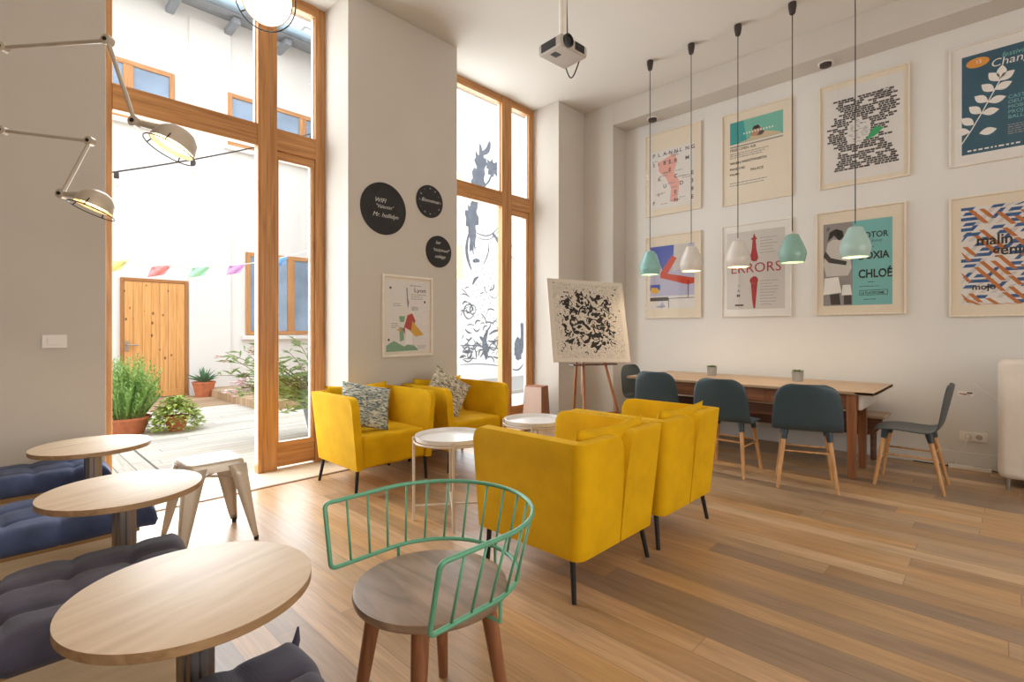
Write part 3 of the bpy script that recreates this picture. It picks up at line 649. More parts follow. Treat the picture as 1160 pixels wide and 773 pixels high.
def make_armchair(label, loc, rz, group):
    t = thing('armchair', label, 'armchair', loc, rz, group)
    for s_ in (-1, 1):
        shell_half(s_).build('side_panel', 'yellow', t, smooth=True, solid=.06, off=1, bevel=.014, seg=3)
    # seat block, front flush with the arms
    sb = MB().grid(lambda u, v: None, 0, 0) if False else MB()
    sb.box((-.298, -.352, .205), (.298, .30, .455)); sb.build('seat', 'yellow', t, bevel=.03, seg=4)
    bc = puff(.62, .44, .15, wr=.03, pinch=.11); bc.build('back_cushion', 'yellow', t, smooth=True,
        mx=Matrix.Translation((0, .235, .60)) @ Matrix.Rotation(math.radians(78), 4, 'X'))
    for (x, y, dx, dy) in ((-.32, -.31, -.015, 0), (.32, -.31, .015, 0), (-.315, .26, -.03, .035), (.315, .26, .03, .035)):
        MB().tube([(x, y, .22), (x + dx, y + dy, .0)], [.015, .012], n=10).build('leg', 'black_metal', t, smooth='auto')
    return t
G = 'yellow armchairs around the tray tables'
aA = make_armchair('yellow armchair nearest the open terrace door, with a blue-toned patterned cushion', (2.33, 3.92, 0), 0, G)
aB = dup(aA, (3.235, 3.90, 0), 0, 'yellow armchair under the framed map and small round boards, with the grey-beige cushion', G)
aC = dup(aA, (2.265, 1.735, 0), PI, 'yellow armchair with its back to the camera, right behind the mint-railed chair', G)
aD = dup(aA, (3.085, 1.735, 0), PI, 'yellow armchair with its back to the camera, on the side of the dining table', G)
# scatter cushions
def scatter(label, loc, rx, ry, rz, mat, w=.40, h=.40, seed=1):
    mb = puff(w, h, .13, pinch=.05, wr=.03, seed=seed)
    o = mb.build('throw_cushion', mat, None, smooth=True)
    o.matrix_world = Matrix.Translation(loc) @ Matrix.Rotation(rz, 4, 'Z') @ Matrix.Rotation(rx, 4, 'X') @ Matrix.Rotation(ry, 4, 'Z')
    return tag(o, label, 'cushion', 'patterned throw cushions')
scatter('blue and ochre woven cushion leaning in the armchair by the terrace door', (2.22, 3.86, .655), math.radians(60), math.radians(-14), math.radians(-12), 'cushion_blue', .42, .40)
scatter('grey and beige woven cushion standing on its corner in the armchair under the map', (3.13, 3.90, .68), math.radians(68), math.radians(-36), math.radians(-8), 'cushion_grey', .42, .42, seed=5)

# ------------------------------------------------------------ tray tables
def tray_table(label, loc, rz):
    t = thing('tray_table', label, 'side table', loc, rz, 'round white tray tables'); R_ = .245; z = .545
    MB().lathe([(0, z), (R_ - .01, z), (R_, z + .006), (R_ + .004, z + .035), (R_, z + .036), (R_ - .006, z + .008), (0, z + .006)], n=48).build('tray', 'white_metal', t, smooth='auto')
    q = R_ + .012
    for k in range(4):
        a = PI / 4 + k * PI / 2; x, y = q * math.cos(a), q * math.sin(a)
        MB().tube([(x, y, .0), (x, y, z + .025)], .010, n=10).build('leg', 'white_leg', t, smooth='auto')
    f = MB()
    for a in (PI / 4, 3 * PI / 4): f.tube([(q * math.cos(a), q * math.sin(a), .10), (-q * math.cos(a), -q * math.sin(a), .10)], .007, n=8)
    f.build('cross_brace', 'white_leg', t, smooth='auto')
    MB().tube([(q * math.cos(a_ * PI / 16), q * math.sin(a_ * PI / 16), z - .004) for a_ in range(32)], .007, n=8, closed=True).build('frame_ring', 'white_leg', t, smooth='auto')
    return t
tray_table('round white tray table in front of the armchair by the terrace door', (2.216, 2.707, 0), math.radians(8))
tray_table('round white tray table further back, between the map armchair and the dining side', (3.088, 2.712, 0), math.radians(-8.5))

# ------------------------------------------------------------ bench seating with tufted cushions
def bench(label, y0, y1):
    t = thing('bench', label, 'bench', (0, 0, 0), 0, 'low wooden benches')
    MB().box((-1.6, y0, .345), (.50, y1, .375)).build('seat_board', 'bench_edge', t, bevel=.004)
    MB().box((-1.6, y0 + .015, 0), (.44, y0 + .04, .345)).box((.415, y0 + .04, 0), (.44, y1 - .02, .345)).build('base_panel', 'bench_wood', t)
def floor_cushion(label, mat, y0, y1, x1, seed, tie=None):
    D = y1 - y0; x0 = -1.55; c = .175; mb = MB(); nx = 200; ny = 42; Lx = x1 - x0
    nyc = 3; cy = D / nyc
    def hgt(u, v):
        x = u * Lx; y = v * D
        gx = abs(math.sin(PI * (Lx - x) / c)); gy = abs(math.sin(PI * y / cy))
        tuft = min(1, (max(gx, 0) * 1.3) ** .4) * .5 + min(1, (max(gy, 0) * 1.3) ** .4) * .5; tuft -= .35 * math.exp(-((1 - gx) ** 0) * (gx * gx + gy * gy) * 14)
        ed = min(u * Lx, Lx - x, y, D - y); e = min(1, ed / .06) ; e = math.sqrt(max(0, 1 - (1 - e) ** 2))
        return (.034 + .040 * tuft + .010 * mnoise.noise(Vector((x * 6 + seed, y * 8, 0)))) * e
    def pos(u, v, sgn):
        x = x0 + u * Lx; y = y0 + v * D
        k = 1 + .03 * math.sin(v * PI * 3 + seed)
        cx = (x1 - .01 * (1 - abs(2 * v - 1)) - .012 * math.sin(v * 9 + seed))
        x = x0 + u * (cx - x0); y += .008 * math.sin(x * 14 + seed) * (1 if v in (0., 1.) else .5)
        # corners pulled out
        if u > .97: y += (v - .5) * .03 * (u - .97) / .03
        z = .375 + .030 + (hgt(u, v) - .0 if sgn > 0 else -.028 * min(1, hgt(u, v) / .03))
        return (x, y, z)
    mb.grid(lambda u, v: pos(u, v, 1), nx, ny); n0 = len(mb.v); mb.grid(lambda u, v: pos(u, v, -1), nx, ny)
    for k in range(nx * ny, 2 * nx * ny): mb.f[k] = mb.f[k][::-1]
    w = nx + 1
    o = mb.build('bench_cushion', mat, None, smooth=True)
    me = o.data; bm = bmesh.new(); bm.from_mesh(me); bmesh.ops.remove_doubles(bm, verts=bm.verts, dist=.0015); bm.to_mesh(me); bm.free()
    for p in me.polygons: p.use_smooth = True
    tag(o, label, 'cushion', 'tufted bench cushions')
    if tie:
        MB().tube([(x1 - .01, y1, .41), (x1 + .006, y1 + .006, .44), (x1 + .012, y1 + .012, .47)], [.014, .010, .003], n=8).build('corner_tie', mat, o, smooth=True)
    return o
bench('low wooden bench against the wall under the light switch', 3.91, YF - .005)
bench('low wooden bench second from the wall, beneath the brighter blue cushion', 2.92, 3.40)
bench('low wooden bench third from the wall, beneath the wide charcoal cushion', 1.93, 2.41)
bench('low wooden bench nearest the camera, beneath the corner-tied cushion', .88, 1.345)
floor_cushion('long navy tufted cushion against the wall under the light switch', 'navy', 3.87, YF - .01, .54, 1)
floor_cushion('long bright blue tufted cushion with a pale tag, behind the middle round table', 'navy', 2.86, 3.43, .57, 2)
floor_cushion('wide charcoal tufted cushion behind the nearest round table', 'charcoal', 1.86, 2.45, .55, 3)
floor_cushion('charcoal tufted cushion with a corner tie, cut by the bottom edge of the photo', 'charcoal', .85, 1.385, .585, 4, tie=True)

# ------------------------------------------------------------ round cafe tables
def cafe_table(label, x, y, R_, z=.65):
    t = thing('cafe_table', label, 'table', (x, y, 0), .3, 'round cafe tables by the benches')
    tp = MB(); tp.lathe([(0, z - .024), (R_ - .002, z - .024), (R_, z - .022), (R_, z - .001)], 'beech_edge', n=72, cap1=False)
    tp.lathe([(R_, z - .001), (R_ - .002, z), (0, z)], 'beech', n=72, cap0=False); tp.build('tabletop', None, t, smooth='auto')
    MB().box((-.032, -.032, .015), (.032, .032, z - .03)).box((-.036, -.012, .015), (.036, .012, z - .03)).box((-.012, -.036, .015), (.012, .036, z - .03)).build('pedestal', 'alu', t, bevel=.006)
    MB().box((-.11, -.11, z - .032), (.11, .11, z - .024)).build('top_plate', 'black_metal', t)
    MB().lathe([(.10, 0), (.10, .008), (.05, .02), (.04, .05), (0, .05)], n=40).build('base', 'alu', t, smooth='auto')
    return t
cafe_table('round pale wood cafe table farthest from the camera, beside the wall bench', .414, 3.686, .272)
cafe_table('round pale wood cafe table in the middle of the row, before the cream metal stool', .389, 2.577, .272)
cafe_table('large-looking round pale wood cafe table nearest the camera', .363, 1.452, .270)

# ------------------------------------------------------------ metal stool
st = thing('metal_stool', 'square cream enamelled metal stool with a slot handle, before the open door', 'stool', (.955, 3.515, 0), 0)
sh = .155; zz = .505
b = MB()
# top with rounded edge and slot: ring of quads around the slot
def rring(hx, hy, r, z, n=6):
    pts = []
    for cx, cy, a0 in ((hx - r, hy - r, 0), (-hx + r, hy - r, PI / 2), (-hx + r, -hy + r, PI), (hx - r, -hy + r, 3 * PI / 2)):
        for k in range(n + 1): a = a0 + PI / 2 * k / n; pts.append((cx + r * math.cos(a), cy + r * math.sin(a), z))
    return pts
rings = [rring(.055, .009, .009, zz - .012), rring(.057, .011, .010, zz - .002), rring(sh - .02, sh - .02, .03, zz + .001), rring(sh - .004, sh - .004, .04, zz - .004), rring(sh, sh, .042, zz - .016), rring(sh + .006, sh + .006, .042, zz - .06)]
nr = len(rings[0]); vs = sum(rings, []); fs = []
for i in range(len(rings) - 1):
    for k in range(nr): fs.append((i * nr + k, (i + 1) * nr + k, (i + 1) * nr + (k + 1) % nr, i * nr + (k + 1) % nr))
b.add(vs, fs); b.build('seat', 'stool', st, smooth='auto', angle=60)
for sx in (-1, 1):
    for sy in (-1, 1):
        def cs(z, half, th):   # L-section leg: corner out
            k = (zz - z) / zz; off = sh + .004 + (.215 - sh) * k * .95; return off, half
        lg = MB(); rows = []
        for i in range(8):
            z = zz - .03 - (zz - .03) * i / 7 + (.02 if i == 7 else 0); off, half = cs(z, 0, 0); wd = .105 * (1 - i / 7) + .030 * (i / 7)
            rows.append([(sx * off, sy * (off - wd), z), (sx * (off + .001), sy * (off - wd * .5), z), (sx * (off - .004), sy * (off - .004), z), (sx * (off - wd * .5), sy * (off + .001), z), (sx * (off - wd), sy * off, z)])
        vs = sum(rows, []); fs = [(i * 5 + k, i * 5 + k + 1, (i + 1) * 5 + k + 1, (i + 1) * 5 + k) for i in range(7) for k in range(4)]
        lg.add(vs, fs); l = lg.build('leg', 'stool', st, smooth='auto', solid=.003, off=0)
        off = sh + .004 + (.215 - sh) * .95
        MB().lathe([(.013, 0), (.015, .02), (.012, .024)], n=12, c=(sx * (off - .014), sy * (off - .014), 0)).build('rubber_foot', 'black', l, smooth='auto')
MB().tube([(-.15, -.15, .40), (.15, .15, .40)], .006, n=8).tube([(-.15, .15, .39), (.15, -.15, .39)], .006, n=8).build('brace', 'stool', st, smooth=True)

# ------------------------------------------------------------ mint railed chair
mc = thing('wire_back_chair', 'low chair with a grey-brown round seat and mint green wire railing', 'chair', (1.0, 1.325, 0), 0)
ZS = .475; RS = .247
MB().lathe([(0, ZS - .034), (RS - .02, ZS - .034), (RS - .004, ZS - .026), (RS, ZS - .012), (RS - .003, ZS - .002), (RS - .01, ZS), (0, ZS)], n=72).build('seat', 'grey_oak', mc, smooth='auto', angle=50)
for k, a in enumerate((.75, 2.32, 3.89, 5.46)):
    c_, s_ = math.cos(a), math.sin(a); MB().tube([(.175 * c_, .175 * s_, ZS - .03), (.25 * c_, .25 * s_, 0)], [.028, .017], n=14).build('leg', 'walnut', mc, smooth='auto')
def upath(R_, xb, z, n=28, bulge=0):
    pts = [(xb, R_, z), (xb * .5, R_, z)]
    for k in range(n + 1):
        a = PI / 2 - PI * k / n; pts.append((.02 + R_ * 1.0 * math.cos(a), R_ * math.sin(a), z))
    pts += [(xb * .5, -R_, z), (xb, -R_, z)]; return pts
Zt, Zb = .705, .50
top = upath(.315, -.21, Zt); bot = upath(.268, -.21, Zb)
# closed outline of the railing: top rail, end post, bottom rail, end post, with rounded corners
loop = []
def rc(a, b_, c_, r=.02, n=5):
    a, b_, c_ = Vector(a), Vector(b_), Vector(c_); d1 = (a - b_).normalized() * r; d2 = (c_ - b_).normalized() * r
    return [tuple((b_ + d1) * (1 - t) ** 2 + b_ * 2 * t * (1 - t) + (b_ + d2) * t * t) for t in [i / n for i in range(n + 1)]]
te0, te1 = top[0], top[-1]; be0, be1 = bot[0], bot[-1]
loop = rc(be0, te0, top[1]) + top[1:-1] + rc(top[-2], te1, be1) + rc(te1, be1, bot[-2]) + bot[1:-1][::-1] + rc(bot[1], be0, te0)
MB().tube(loop, .0075, n=10, closed=True).build('railing_frame', 'mint', mc, smooth=True)
def along(pts, t):
    P = [Vector(p) for p in pts]; ls = [(P[i + 1] - P[i]).length for i in range(len(P) - 1)]; T = sum(ls) * t
    for i, l in enumerate(ls):
        if T <= l: return P[i].lerp(P[i + 1], T / l)
        T -= l
    return P[-1]
for k in range(1, 18):
    t = k / 18; MB().tube([tuple(along(top, t)), tuple(along(bot, t))], .0042, n=8).build('spindle', 'mint', mc, smooth=True)
for t in (.2, .5, .80):
    p = along(bot, t); q = Vector((p.x, p.y, 0)).normalized()
    MB().tube([tuple(p), (p.x, p.y, ZS - .045), (q.x * (RS - .03), q.y * (RS - .03), ZS - .04)], .006, n=8).build('bracket', 'mint', mc, smooth='auto')

# ------------------------------------------------------------ dining table and chairs
dt = thing('dining_table', 'long worn wooden dining table along the poster wall', 'table', (5.17, .75, 0), 0)
tt = MB()
for k in range(4): tt.box((k * .265, 0, .738), (k * .265 + .262, 2.37, .765))
tt.box((0, -.0, .736), (1.06, .14, .7655))
tt.build('tabletop', 'table_top', dt, bevel=.004)
MB().box((.05, .12, .60), (.075, 2.25, .738)).box((.86, .12, .60), (.885, 2.25, .738)).box((.05, 2.22, .60), (.885, 2.25, .738)).build('apron', 'walnut_mid', dt, bevel=.003)
MB().box((.075, .10, .60), (.86, .125, .738)).build('end_apron_lit', 'leather', dt, bevel=.003)  # wooden apron end, light falling on it painted in as a whitish colour
for k in range(3):
    MB().box((.040, .20 + k * .68, .612), (.052, .20 + k * .68 + .62, .728)).build('drawer', 'walnut_mid', dt, bevel=.003)
MB().box((.22, .2, .455), (.6, 1.98, .475)).box((.22, .2, .475), (.24, 1.98, .56)).build('under_shelf', 'walnut_dark', dt, bevel=.003)
for x, y in ((.02, .13), (.50, .13), (.02, 2.16), (.80, 2.16)):
    MB().add([(x + a * (.010 if z == 0 else 0) + (0 if a > 0 else .0) + (.075 if a < 0 else 0), y + b_ * (.010 if z == 0 else 0) + (.075 if b_ < 0 else 0), z) for z in (0, .738) for a, b_ in ((1, 1), (-1, 1), (-1, -1), (1, -1))],
             [(0, 3, 2, 1), (4, 5, 6, 7), (0, 1, 5, 4), (1, 2, 6, 5), (2, 3, 7, 6), (3, 0, 4, 7)]).build('leg', 'walnut', dt, bevel=.004)
# wall bench behind the table
wb_ = thing('wall_bench', 'low wooden bench with a dark round-cornered front panel, between the dining table and the wall', 'bench', (6.18, .78, 0), 0)
MB().box((-.24, 0, .44), (.17, 2.3, .465)).build('seat_board', 'table_top', wb_, bevel=.006)
prof = [(2.28, .44), (2.28, .27)] + [(.17 - .15 * math.sin(a * PI / 20), .42 - .15 * math.cos(a * PI / 20)) for a in range(11)] + [(.02, .44)]
ep = MB(); n = len(prof); ep.add([(-.21, p[0], p[1]) for p in prof] + [(-.18, p[0], p[1]) for p in prof], [tuple(range(n)), tuple(range(n, 2 * n))[::-1]] + [(i, n + i, n + (i + 1) % n, (i + 1) % n) for i in range(n)])
ep.build('front_panel', 'walnut_dark', wb_)
for y in (.12, 2.1):
    MB().tube([(.0, y, .44), (-.02, y, 0)], [.03, .025], n=10).build('leg', 'walnut_dark', wb_, smooth='auto')

PROF = [(.235, .462, .16), (.225, .474, .20), (.18, .482, .232), (.08, .478, .245), (-.04, .470, .250), (-.12, .468, .252), (-.175, .482, .255), (-.205, .52, .255), (-.222, .58, .252), (-.238, .66, .246), (-.255, .735, .238), (-.268, .80, .222), (-.276, .845, .182), (-.279, .864, .115)]
def dining_chair(label, loc, rz, shell='shell', sock='socket', group='moulded chairs at the dining table'):
    """faces local +Y"""
    t = thing('dining_chair', label, 'chair', loc, rz, group)
    mb = MB(); nu = 14; vs = []
    for i, (y, z, w) in enumerate(PROF):
        k = i / (len(PROF) - 1)
        for j in range(nu + 1):
            u = -1 + 2 * j / nu; c_ = u * u
            seatk = max(0, 1 - k * 1.7); backk = min(1, max(0, (k - .35) * 2.2))
            vs.append((u * w, y + .035 * c_ * backk - .02 * c_ * (1 if i == 0 else 0), z + .014 * c_ * seatk * (1 if i > 2 else -.6) + .006 * backk * 0))
    fs = [(i * (nu + 1) + j, i * (nu + 1) + j + 1, (i + 1) * (nu + 1) + j + 1, (i + 1) * (nu + 1) + j) for i in range(len(PROF) - 1) for j in range(nu)]
    mb.add(vs, fs); mb.build('seat_shell', shell, t, smooth=True, solid=.012, off=0, sub=1)
    ft = []
    for (x, y) in ((-.155, .15), (.155, .15), (-.155, -.13), (.155, -.13)):
        fx = x * 1.36; fy = y + (.07 if y > 0 else -.10)
        a = Vector((x, y, .472)); b_ = Vector((fx, fy, 0)); m_ = a.lerp(b_, .15)
        l = MB().tube([tuple(m_), tuple(b_)], [.0185, .0125], n=14).build('leg', 'ash', t, smooth='auto')
        MB().tube([tuple(a), tuple(a.lerp(b_, .17))], [.028, .0205], n=14).build('socket', sock, l, smooth='auto')
        ft.append((a, b_))
    pa = lambda i, k: tuple(ft[i][0].lerp(ft[i][1], k))
    for (i, j, k) in ((0, 2, .44), (1, 3, .44), (0, 1, .40), (2, 3, .36)):
        MB().tube([pa(i, k), pa(j, k)], .0075, n=8).build('stretcher', 'ash', t, smooth=True)
    return t
dining_chair('petrol blue moulded chair turned slightly, nearest on the long side of the dining table', (4.785, 1.17, 0), -PI / 2 + math.radians(17))
dining_chair('petrol blue moulded chair in the middle of the long side of the dining table', (4.78, 1.80, 0), -PI / 2)
dining_chair('petrol blue moulded chair farthest along the long side, half hidden by a yellow armchair', (5.10, 2.60, 0), -PI / 2)
dining_chair('dark moulded chair at the far head of the dining table, beside the easel', (5.62, 3.10, 0), PI, 'shell_dark', 'socket')
dining_chair('dark grey-green moulded chair seen in profile at the near head of the dining table', (5.385, .53, 0), 0, 'shell_dark', 'socket')
# succulents
def succ(label, x, y):
    t = thing('potted_succulent', label, 'potted plant', (x, y, .7655), 0, 'concrete pots on the dining table')
    MB().lathe([(.048, 0), (.055, .10), (.051, .10), (.048, .09), (0, .088)], n=28).build('pot', 'concrete', t, smooth='auto')
    f = MB(); rd = random.Random(int(x * 100))
    for k in range(90):
        a = rd.random() * 2 * PI; q = rd.random() * .045; leaf(f, (q * math.cos(a), q * math.sin(a), .09), (math.cos(a), math.sin(a), rd.uniform(.8, 2.5)), .035, .012, None, 0)
    f.build('foliage', 'succulent', t)
succ('small succulent in a concrete pot, nearer the camera on the dining table', 5.84, 1.50)
succ('small succulent in a concrete pot, nearer the easel on the dining table', 5.90, 2.42)

# ------------------------------------------------------------ pendants
PRF = [(.008, .31), (.045, .305), (.064, .295), (.074, .27), (.105, .20), (.130, .13), (.138, .095), (.130, .05), (.116, .0), (.110, .0), (.124, .05), (.130, .095), (.120, .13), (.095, .2), (.066, .26), (.02, .28)]
def pendant(label, y, mat, zb=1.95):
    t = thing('pendant_lamp', label, 'pendant lamp', (5.39, y, ZC), 0, 'row of pendant lamps over the dining table')
    z0 = zb - ZC
    MB().lathe([(.03, 0), (.036, -.004), (.036, -.04), (.026, -.10), (.022, -.11), (0, -.11)], n=24).build('ceiling_cup', 'cord_dark', t, smooth='auto')
    MB().tube([(0, 0, -.1), (0, 0, z0 + .3)], .0042, n=8).build('cord', 'cord_dark', t, smooth=True)
    s_ = .89
    MB().lathe([(r * s_, z * s_ + z0) for r, z in PRF], n=40, cap0=False, cap1=False).build('lamp_shade', mat, t, smooth='auto')
    MB().lathe([(0, z0 + .012), (.045, z0 + .02), (.06, z0 + .05), (.03, z0 + .11), (.014, z0 + .15), (.014, z0 + .24)], n=20).build('bulb', 'bulb', t, smooth=True)
    d = bpy.data.lights.new('pendant_light', 'SPOT'); d.energy = 14; d.color = (1, .82, .6); d.spot_size = math.radians(130); d.spot_blend = .7; d.shadow_soft_size = .03
    l = bpy.data.objects.new('pendant_light', d); C.objects.link(l); l.parent = t; l.location = (0, 0, z0 + .01)
pendant('turquoise pendant lamp nearest the easel, leftmost of the row', 2.94, 'shade_turq')
pendant('white pendant lamp directly next to the leftmost turquoise one', 2.44, 'shade_white')
pendant('white pendant lamp in the middle of the row, before the ERRORS poster', 1.94, 'shade_white')
pendant('sea green pendant lamp between the middle white one and the rightmost lamp', 1.43, 'shade_sea')
pendant('pale aqua pendant lamp at the right end of the row, before the teal poster', .92, 'shade_pale')
def downlight(label, y):
    t = thing('downlight', label, 'spotlight', (6.23, y, 4.16), 0, 'downlights over the poster niche')
    MB().lathe([(.075, 0), (.075, -.006), (.06, -.01), (.058, 0)], n=28).build('ring', 'white_plastic', t, smooth='auto')
    MB().lathe([(.055, 0), (.055, -.035), (.045, -.04), (0, -.04)], n=24).build('spot_head', 'cord_dark', t, smooth='auto')
downlight('recessed ceiling spotlight above the leftmost upper poster', 3.36); downlight('recessed ceiling spotlight above the brick-like word poster', 1.33)

# ------------------------------------------------------------ projector
pj = thing('projector', 'white ceiling projector hanging on a pole with looping cable', 'projector', (2.89, 2.27, ZC), math.radians(-4))
zt = 3.31 - ZC
MB().tube([(0, 0, 0), (0, 0, zt + .12)], .028, n=16).lathe([(.07, 0), (.07, -.02), (.03, -.03)], n=24).build('mount_pole', 'frame_white', pj, smooth='auto')
MB().box((-.14, -.115, zt - .042), (.14, .115, zt + .042)).build('body', 'grey_plastic', pj, bevel=.018, seg=3)
MB().box((-.09, -.09, zt + .05), (.09, .09, zt + .065)).tube([(-.08, -.08, zt + .065), (0, 0, zt + .12), (.08, .08, zt + .065)], .008, n=8).tube([(-.08, .08, zt + .065), (0, 0, zt + .12), (.08, -.08, zt + .065)], .008, n=8).build('bracket', 'white_plastic', pj, smooth='auto')
MB().lathe([(.045, 0), (.045, .02), (.035, .025), (.03, .012), (0, .008)], n=24, mx=Matrix.Translation((-.08, -.115, zt)) @ Matrix.Rotation(PI / 2, 4, 'X')).build('lens', 'black', pj, smooth='auto')
MB().box((-.142, -.06, zt - .03), (-.138, .08, zt + .03)).build('vent', 'black', pj); MB().box((.0, -.118, zt - .026), (.10, -.112, zt + .03)).build('vent', 'black', pj); MB().box((-.10, -.02, zt - .0445), (-.04, .03, zt - .0415)).build('hatch', 'black', pj)
MB().tube([(.03, .0, 0), (.035, .0, zt + .5), (.07, .02, zt + .2), (.10, .05, zt + .05)], .005, n=8).build('power_cable', 'cord_dark', pj, smooth=True)
MB().tube([tuple(Vector((.135 - .01 * math.sin(t), .09 - .13 * t / 3, zt - .035 - .10 * math.sin(t * PI / 3)))) for t in [i * .3 for i in range(11)]], .005, n=8).build('loop_cable', 'cord_dark', pj, smooth=True)

# ------------------------------------------------------------ articulated wall lamps
def head(parent, p, d, R_=.082, inner='lamp_inner', guard_mat='black_metal', back_mat='cream_metal', light=6):
    q = Vector(d).normalized().to_track_quat('Z', 'Y').to_matrix().to_4x4(); mx = Matrix.Translation(p) @ q   # opening towards +Z
    k = R_ / .082
    s_ = MB().lathe([(0, -.085 * k), (.03 * k, -.083 * k), (.055 * k, -.07 * k), (.074 * k, -.045 * k), (.082 * k, -.01 * k), (.083 * k, .002), (.080 * k, .002), (.078 * k, -.01 * k), (.069 * k, -.043 * k), (.05 * k, -.066 * k), (0, -.075 * k)], back_mat, n=36).build('lamp_shade', back_mat, parent, smooth='auto', mx=mx)
    MB().lathe([(.0805 * k, -.004), (.068 * k, -.040 * k), (.049 * k, -.063 * k), (0, -.072 * k)], n=36, cap0=False).build('reflector', inner, s_, smooth=True)
    MB().lathe([(0, -.01), (.022 * k, -.015), (.028 * k, -.035 * k), (.016 * k, -.06 * k)], n=20, cap1=False).build('bulb', 'bulb', s_, smooth=True)
    g = MB(); rr = .096 * k; g.tube([(rr * math.cos(a * PI / 18), rr * math.sin(a * PI / 18), .018) for a in range(36)], .0025, n=6, closed=True)
    for a in (0.3, 2.2, 3.6): g.tube([(rr * math.cos(a), rr * math.sin(a), .018), (.08 * k * math.cos(a), .08 * k * math.sin(a), -.02)], .0025, n=6)
    g.build('guard_ring', guard_mat, s_, smooth=True)
    dl = bpy.data.lights.new('lamp_light', 'SPOT'); dl.energy = light; dl.color = (1, .8, .55); dl.spot_size = math.radians(120); dl.shadow_soft_size = .03
    l = bpy.data.objects.new('lamp_light', dl); C.objects.link(l); l.parent = parent; l.matrix_local = Matrix.Translation(Vector(p) + Vector(d).normalized() * .01) @ Vector(d).normalized().to_track_quat('-Z', 'Y').to_matrix().to_4x4()
    return s_
def joint(parent, p, r=.022, axis=(.7, .7, 0)):
    q = Vector(axis).to_track_quat('Z', 'Y').to_matrix().to_4x4(); mx = Matrix.Translation(p) @ q
    j = MB().lathe([(r * .6, -.018), (r, -.014), (r, .014), (r * .6, .018)], n=20).build('joint', 'cream_metal', parent, smooth='auto', mx=mx)
    MB().lathe([(r * .4, -.021), (r * .4, -.018), (r * .4, .021)], n=14).build('knob', 'black_metal', j, smooth='auto')
def wall_lamp(label, base, js, hp, hd, Rh, dark_arm=None):
    t = thing('articulated_wall_lamp', label, 'wall lamp', base, 0, 'jointed lamps on the left wall')
    B = Vector(base); L = [Vector(p) - B for p in js]; hp = Vector(hp) - B
    MB().lathe([(.05, 0), (.05, .02), (.03, .03), (0, .03)], n=24, mx=Matrix.Rotation(PI / 2, 4, 'X')).build('wall_plate', 'cream_metal', t, smooth='auto')
    pts = [Vector((0, -.03, 0))] + L
    for i in range(len(pts) - 1):
        MB().tube([tuple(pts[i]), tuple(pts[i + 1])], .0085, n=10).build('arm', 'cream_metal', t, smooth='auto'); joint(t, pts[i + 1])
    neck = hp - Vector(hd).normalized() * Rh * .8
    MB().tube([tuple(L[-1]), tuple(L[-1].lerp(neck, .5)), tuple(neck)], [.012, .016, .024], n=12).build('neck', 'cream_metal', t, smooth='auto')
    head(t, hp, hd, Rh)
    return t
wall_lamp('articulated cream wall lamp with the upper long arm, lit above the open door', (-.45, YF, 2.66), [(.049, 3.267, 2.581), (.364, 2.795, 2.555), (.43, 2.61, 2.168)], (.533, 2.475, 2.057), (-.46, .044, -1), .085)
wall_lamp('articulated cream wall lamp hanging lower down by the left wall, lit warm', (-.42, YF, 2.36), [(.055, 3.693, 2.322), (.36, 3.304, 2.248), (.251, 3.273, 1.954)], (.35, 3.097, 1.877), (-.40, .05, -1), .080)
t3 = wall_lamp('round lamp head facing the camera at the top edge, cut by the frame', (.1, YF, 3.9), [(.5, 3.0, 3.5), (.76, 2.08, 2.74)], (.71, 1.931, 2.506), (-.47, -.63, -.51), .088)
for c_ in t3.children:
    if c_.name.startswith('lamp_shade'):
        c_.data.materials.clear(); c_.data.materials.append(M['copper'])
        for g_ in c_.children:
            if g_.name.startswith('reflector'): g_.data.materials.clear(); g_.data.materials.append(M['lamp_inner_white'])

# ------------------------------------------------------------ light switch, sockets, cables
def plate(name, label, cat, mx, parts):
    t = thing(name, label, cat); t.matrix_world = mx
    for (pn, a, b_, mt) in parts: MB().box(a, b_).build(pn, mt, t, bevel=.002)
    return t
plate('light_switch', 'white light switch on the wall above the benches', 'light switch', WALL_F(.299, YF, 1.222), [('plate', (-.06, -.042, 0), (.06, .042, .010), 'white_plastic'), ('rocker', (-.036, -.022, .010), (.036, .022, .016), 'white_plastic')])
t = plate('wall_socket', 'white double wall socket low on the poster wall near the white sofa', 'socket', WALL_R(XP, .165, .30), [('plate', (-.095, -.042, 0), (.095, .042, .012), 'white_plastic')])
for x in (-.035, .04):
    s_ = MB().lathe([(.024, .012), (.024, .014), (.02, .013), (.018, .0125), (0, .0125)], n=20, c=(x, 0, 0)).build('outlet', 'grey_plastic', t, smooth='auto')
MB().lathe([(.018, .012), (.018, .045), (.008, .06), (0, .06)], n=16, c=(-.035, 0, 0)).build('plug', 'white_plastic', t, smooth='auto')
pc = MB().tube([(6.33, .20, .29), (6.32, .215, .24), (6.33, .27, .12), (6.335, .29, .04), (6.33, .29, .012)], .004, n=8).build('white_cable', 'white_plastic', smooth=True)
tag(pc, 'thin white cord running from the wall socket down to the floor', 'cord')
t = thing('power_strip', 'white power strip on the floor under the wall socket', 'power strip', (6.31, .19, 0), math.radians(4))
MB().box((-.025, -.15, 0), (.025, .15, .035)).build('body', 'white_plastic', t, bevel=.006); MB().box((-.012, -.13, .035), (.012, -.02, .037)).build('outlet', 'grey_plastic', t)
tag(MB().tube([(6.33, .60, .01), (6.32, .50, .01), (6.33, .36, .01), (6.31, .34, .012)], .005, n=8).box((6.30, .29, .0), (6.335, .345, .025)).build('adapter_cable', 'black', smooth=True), 'black cable with a small adapter on the floor along the baseboard', 'cable')
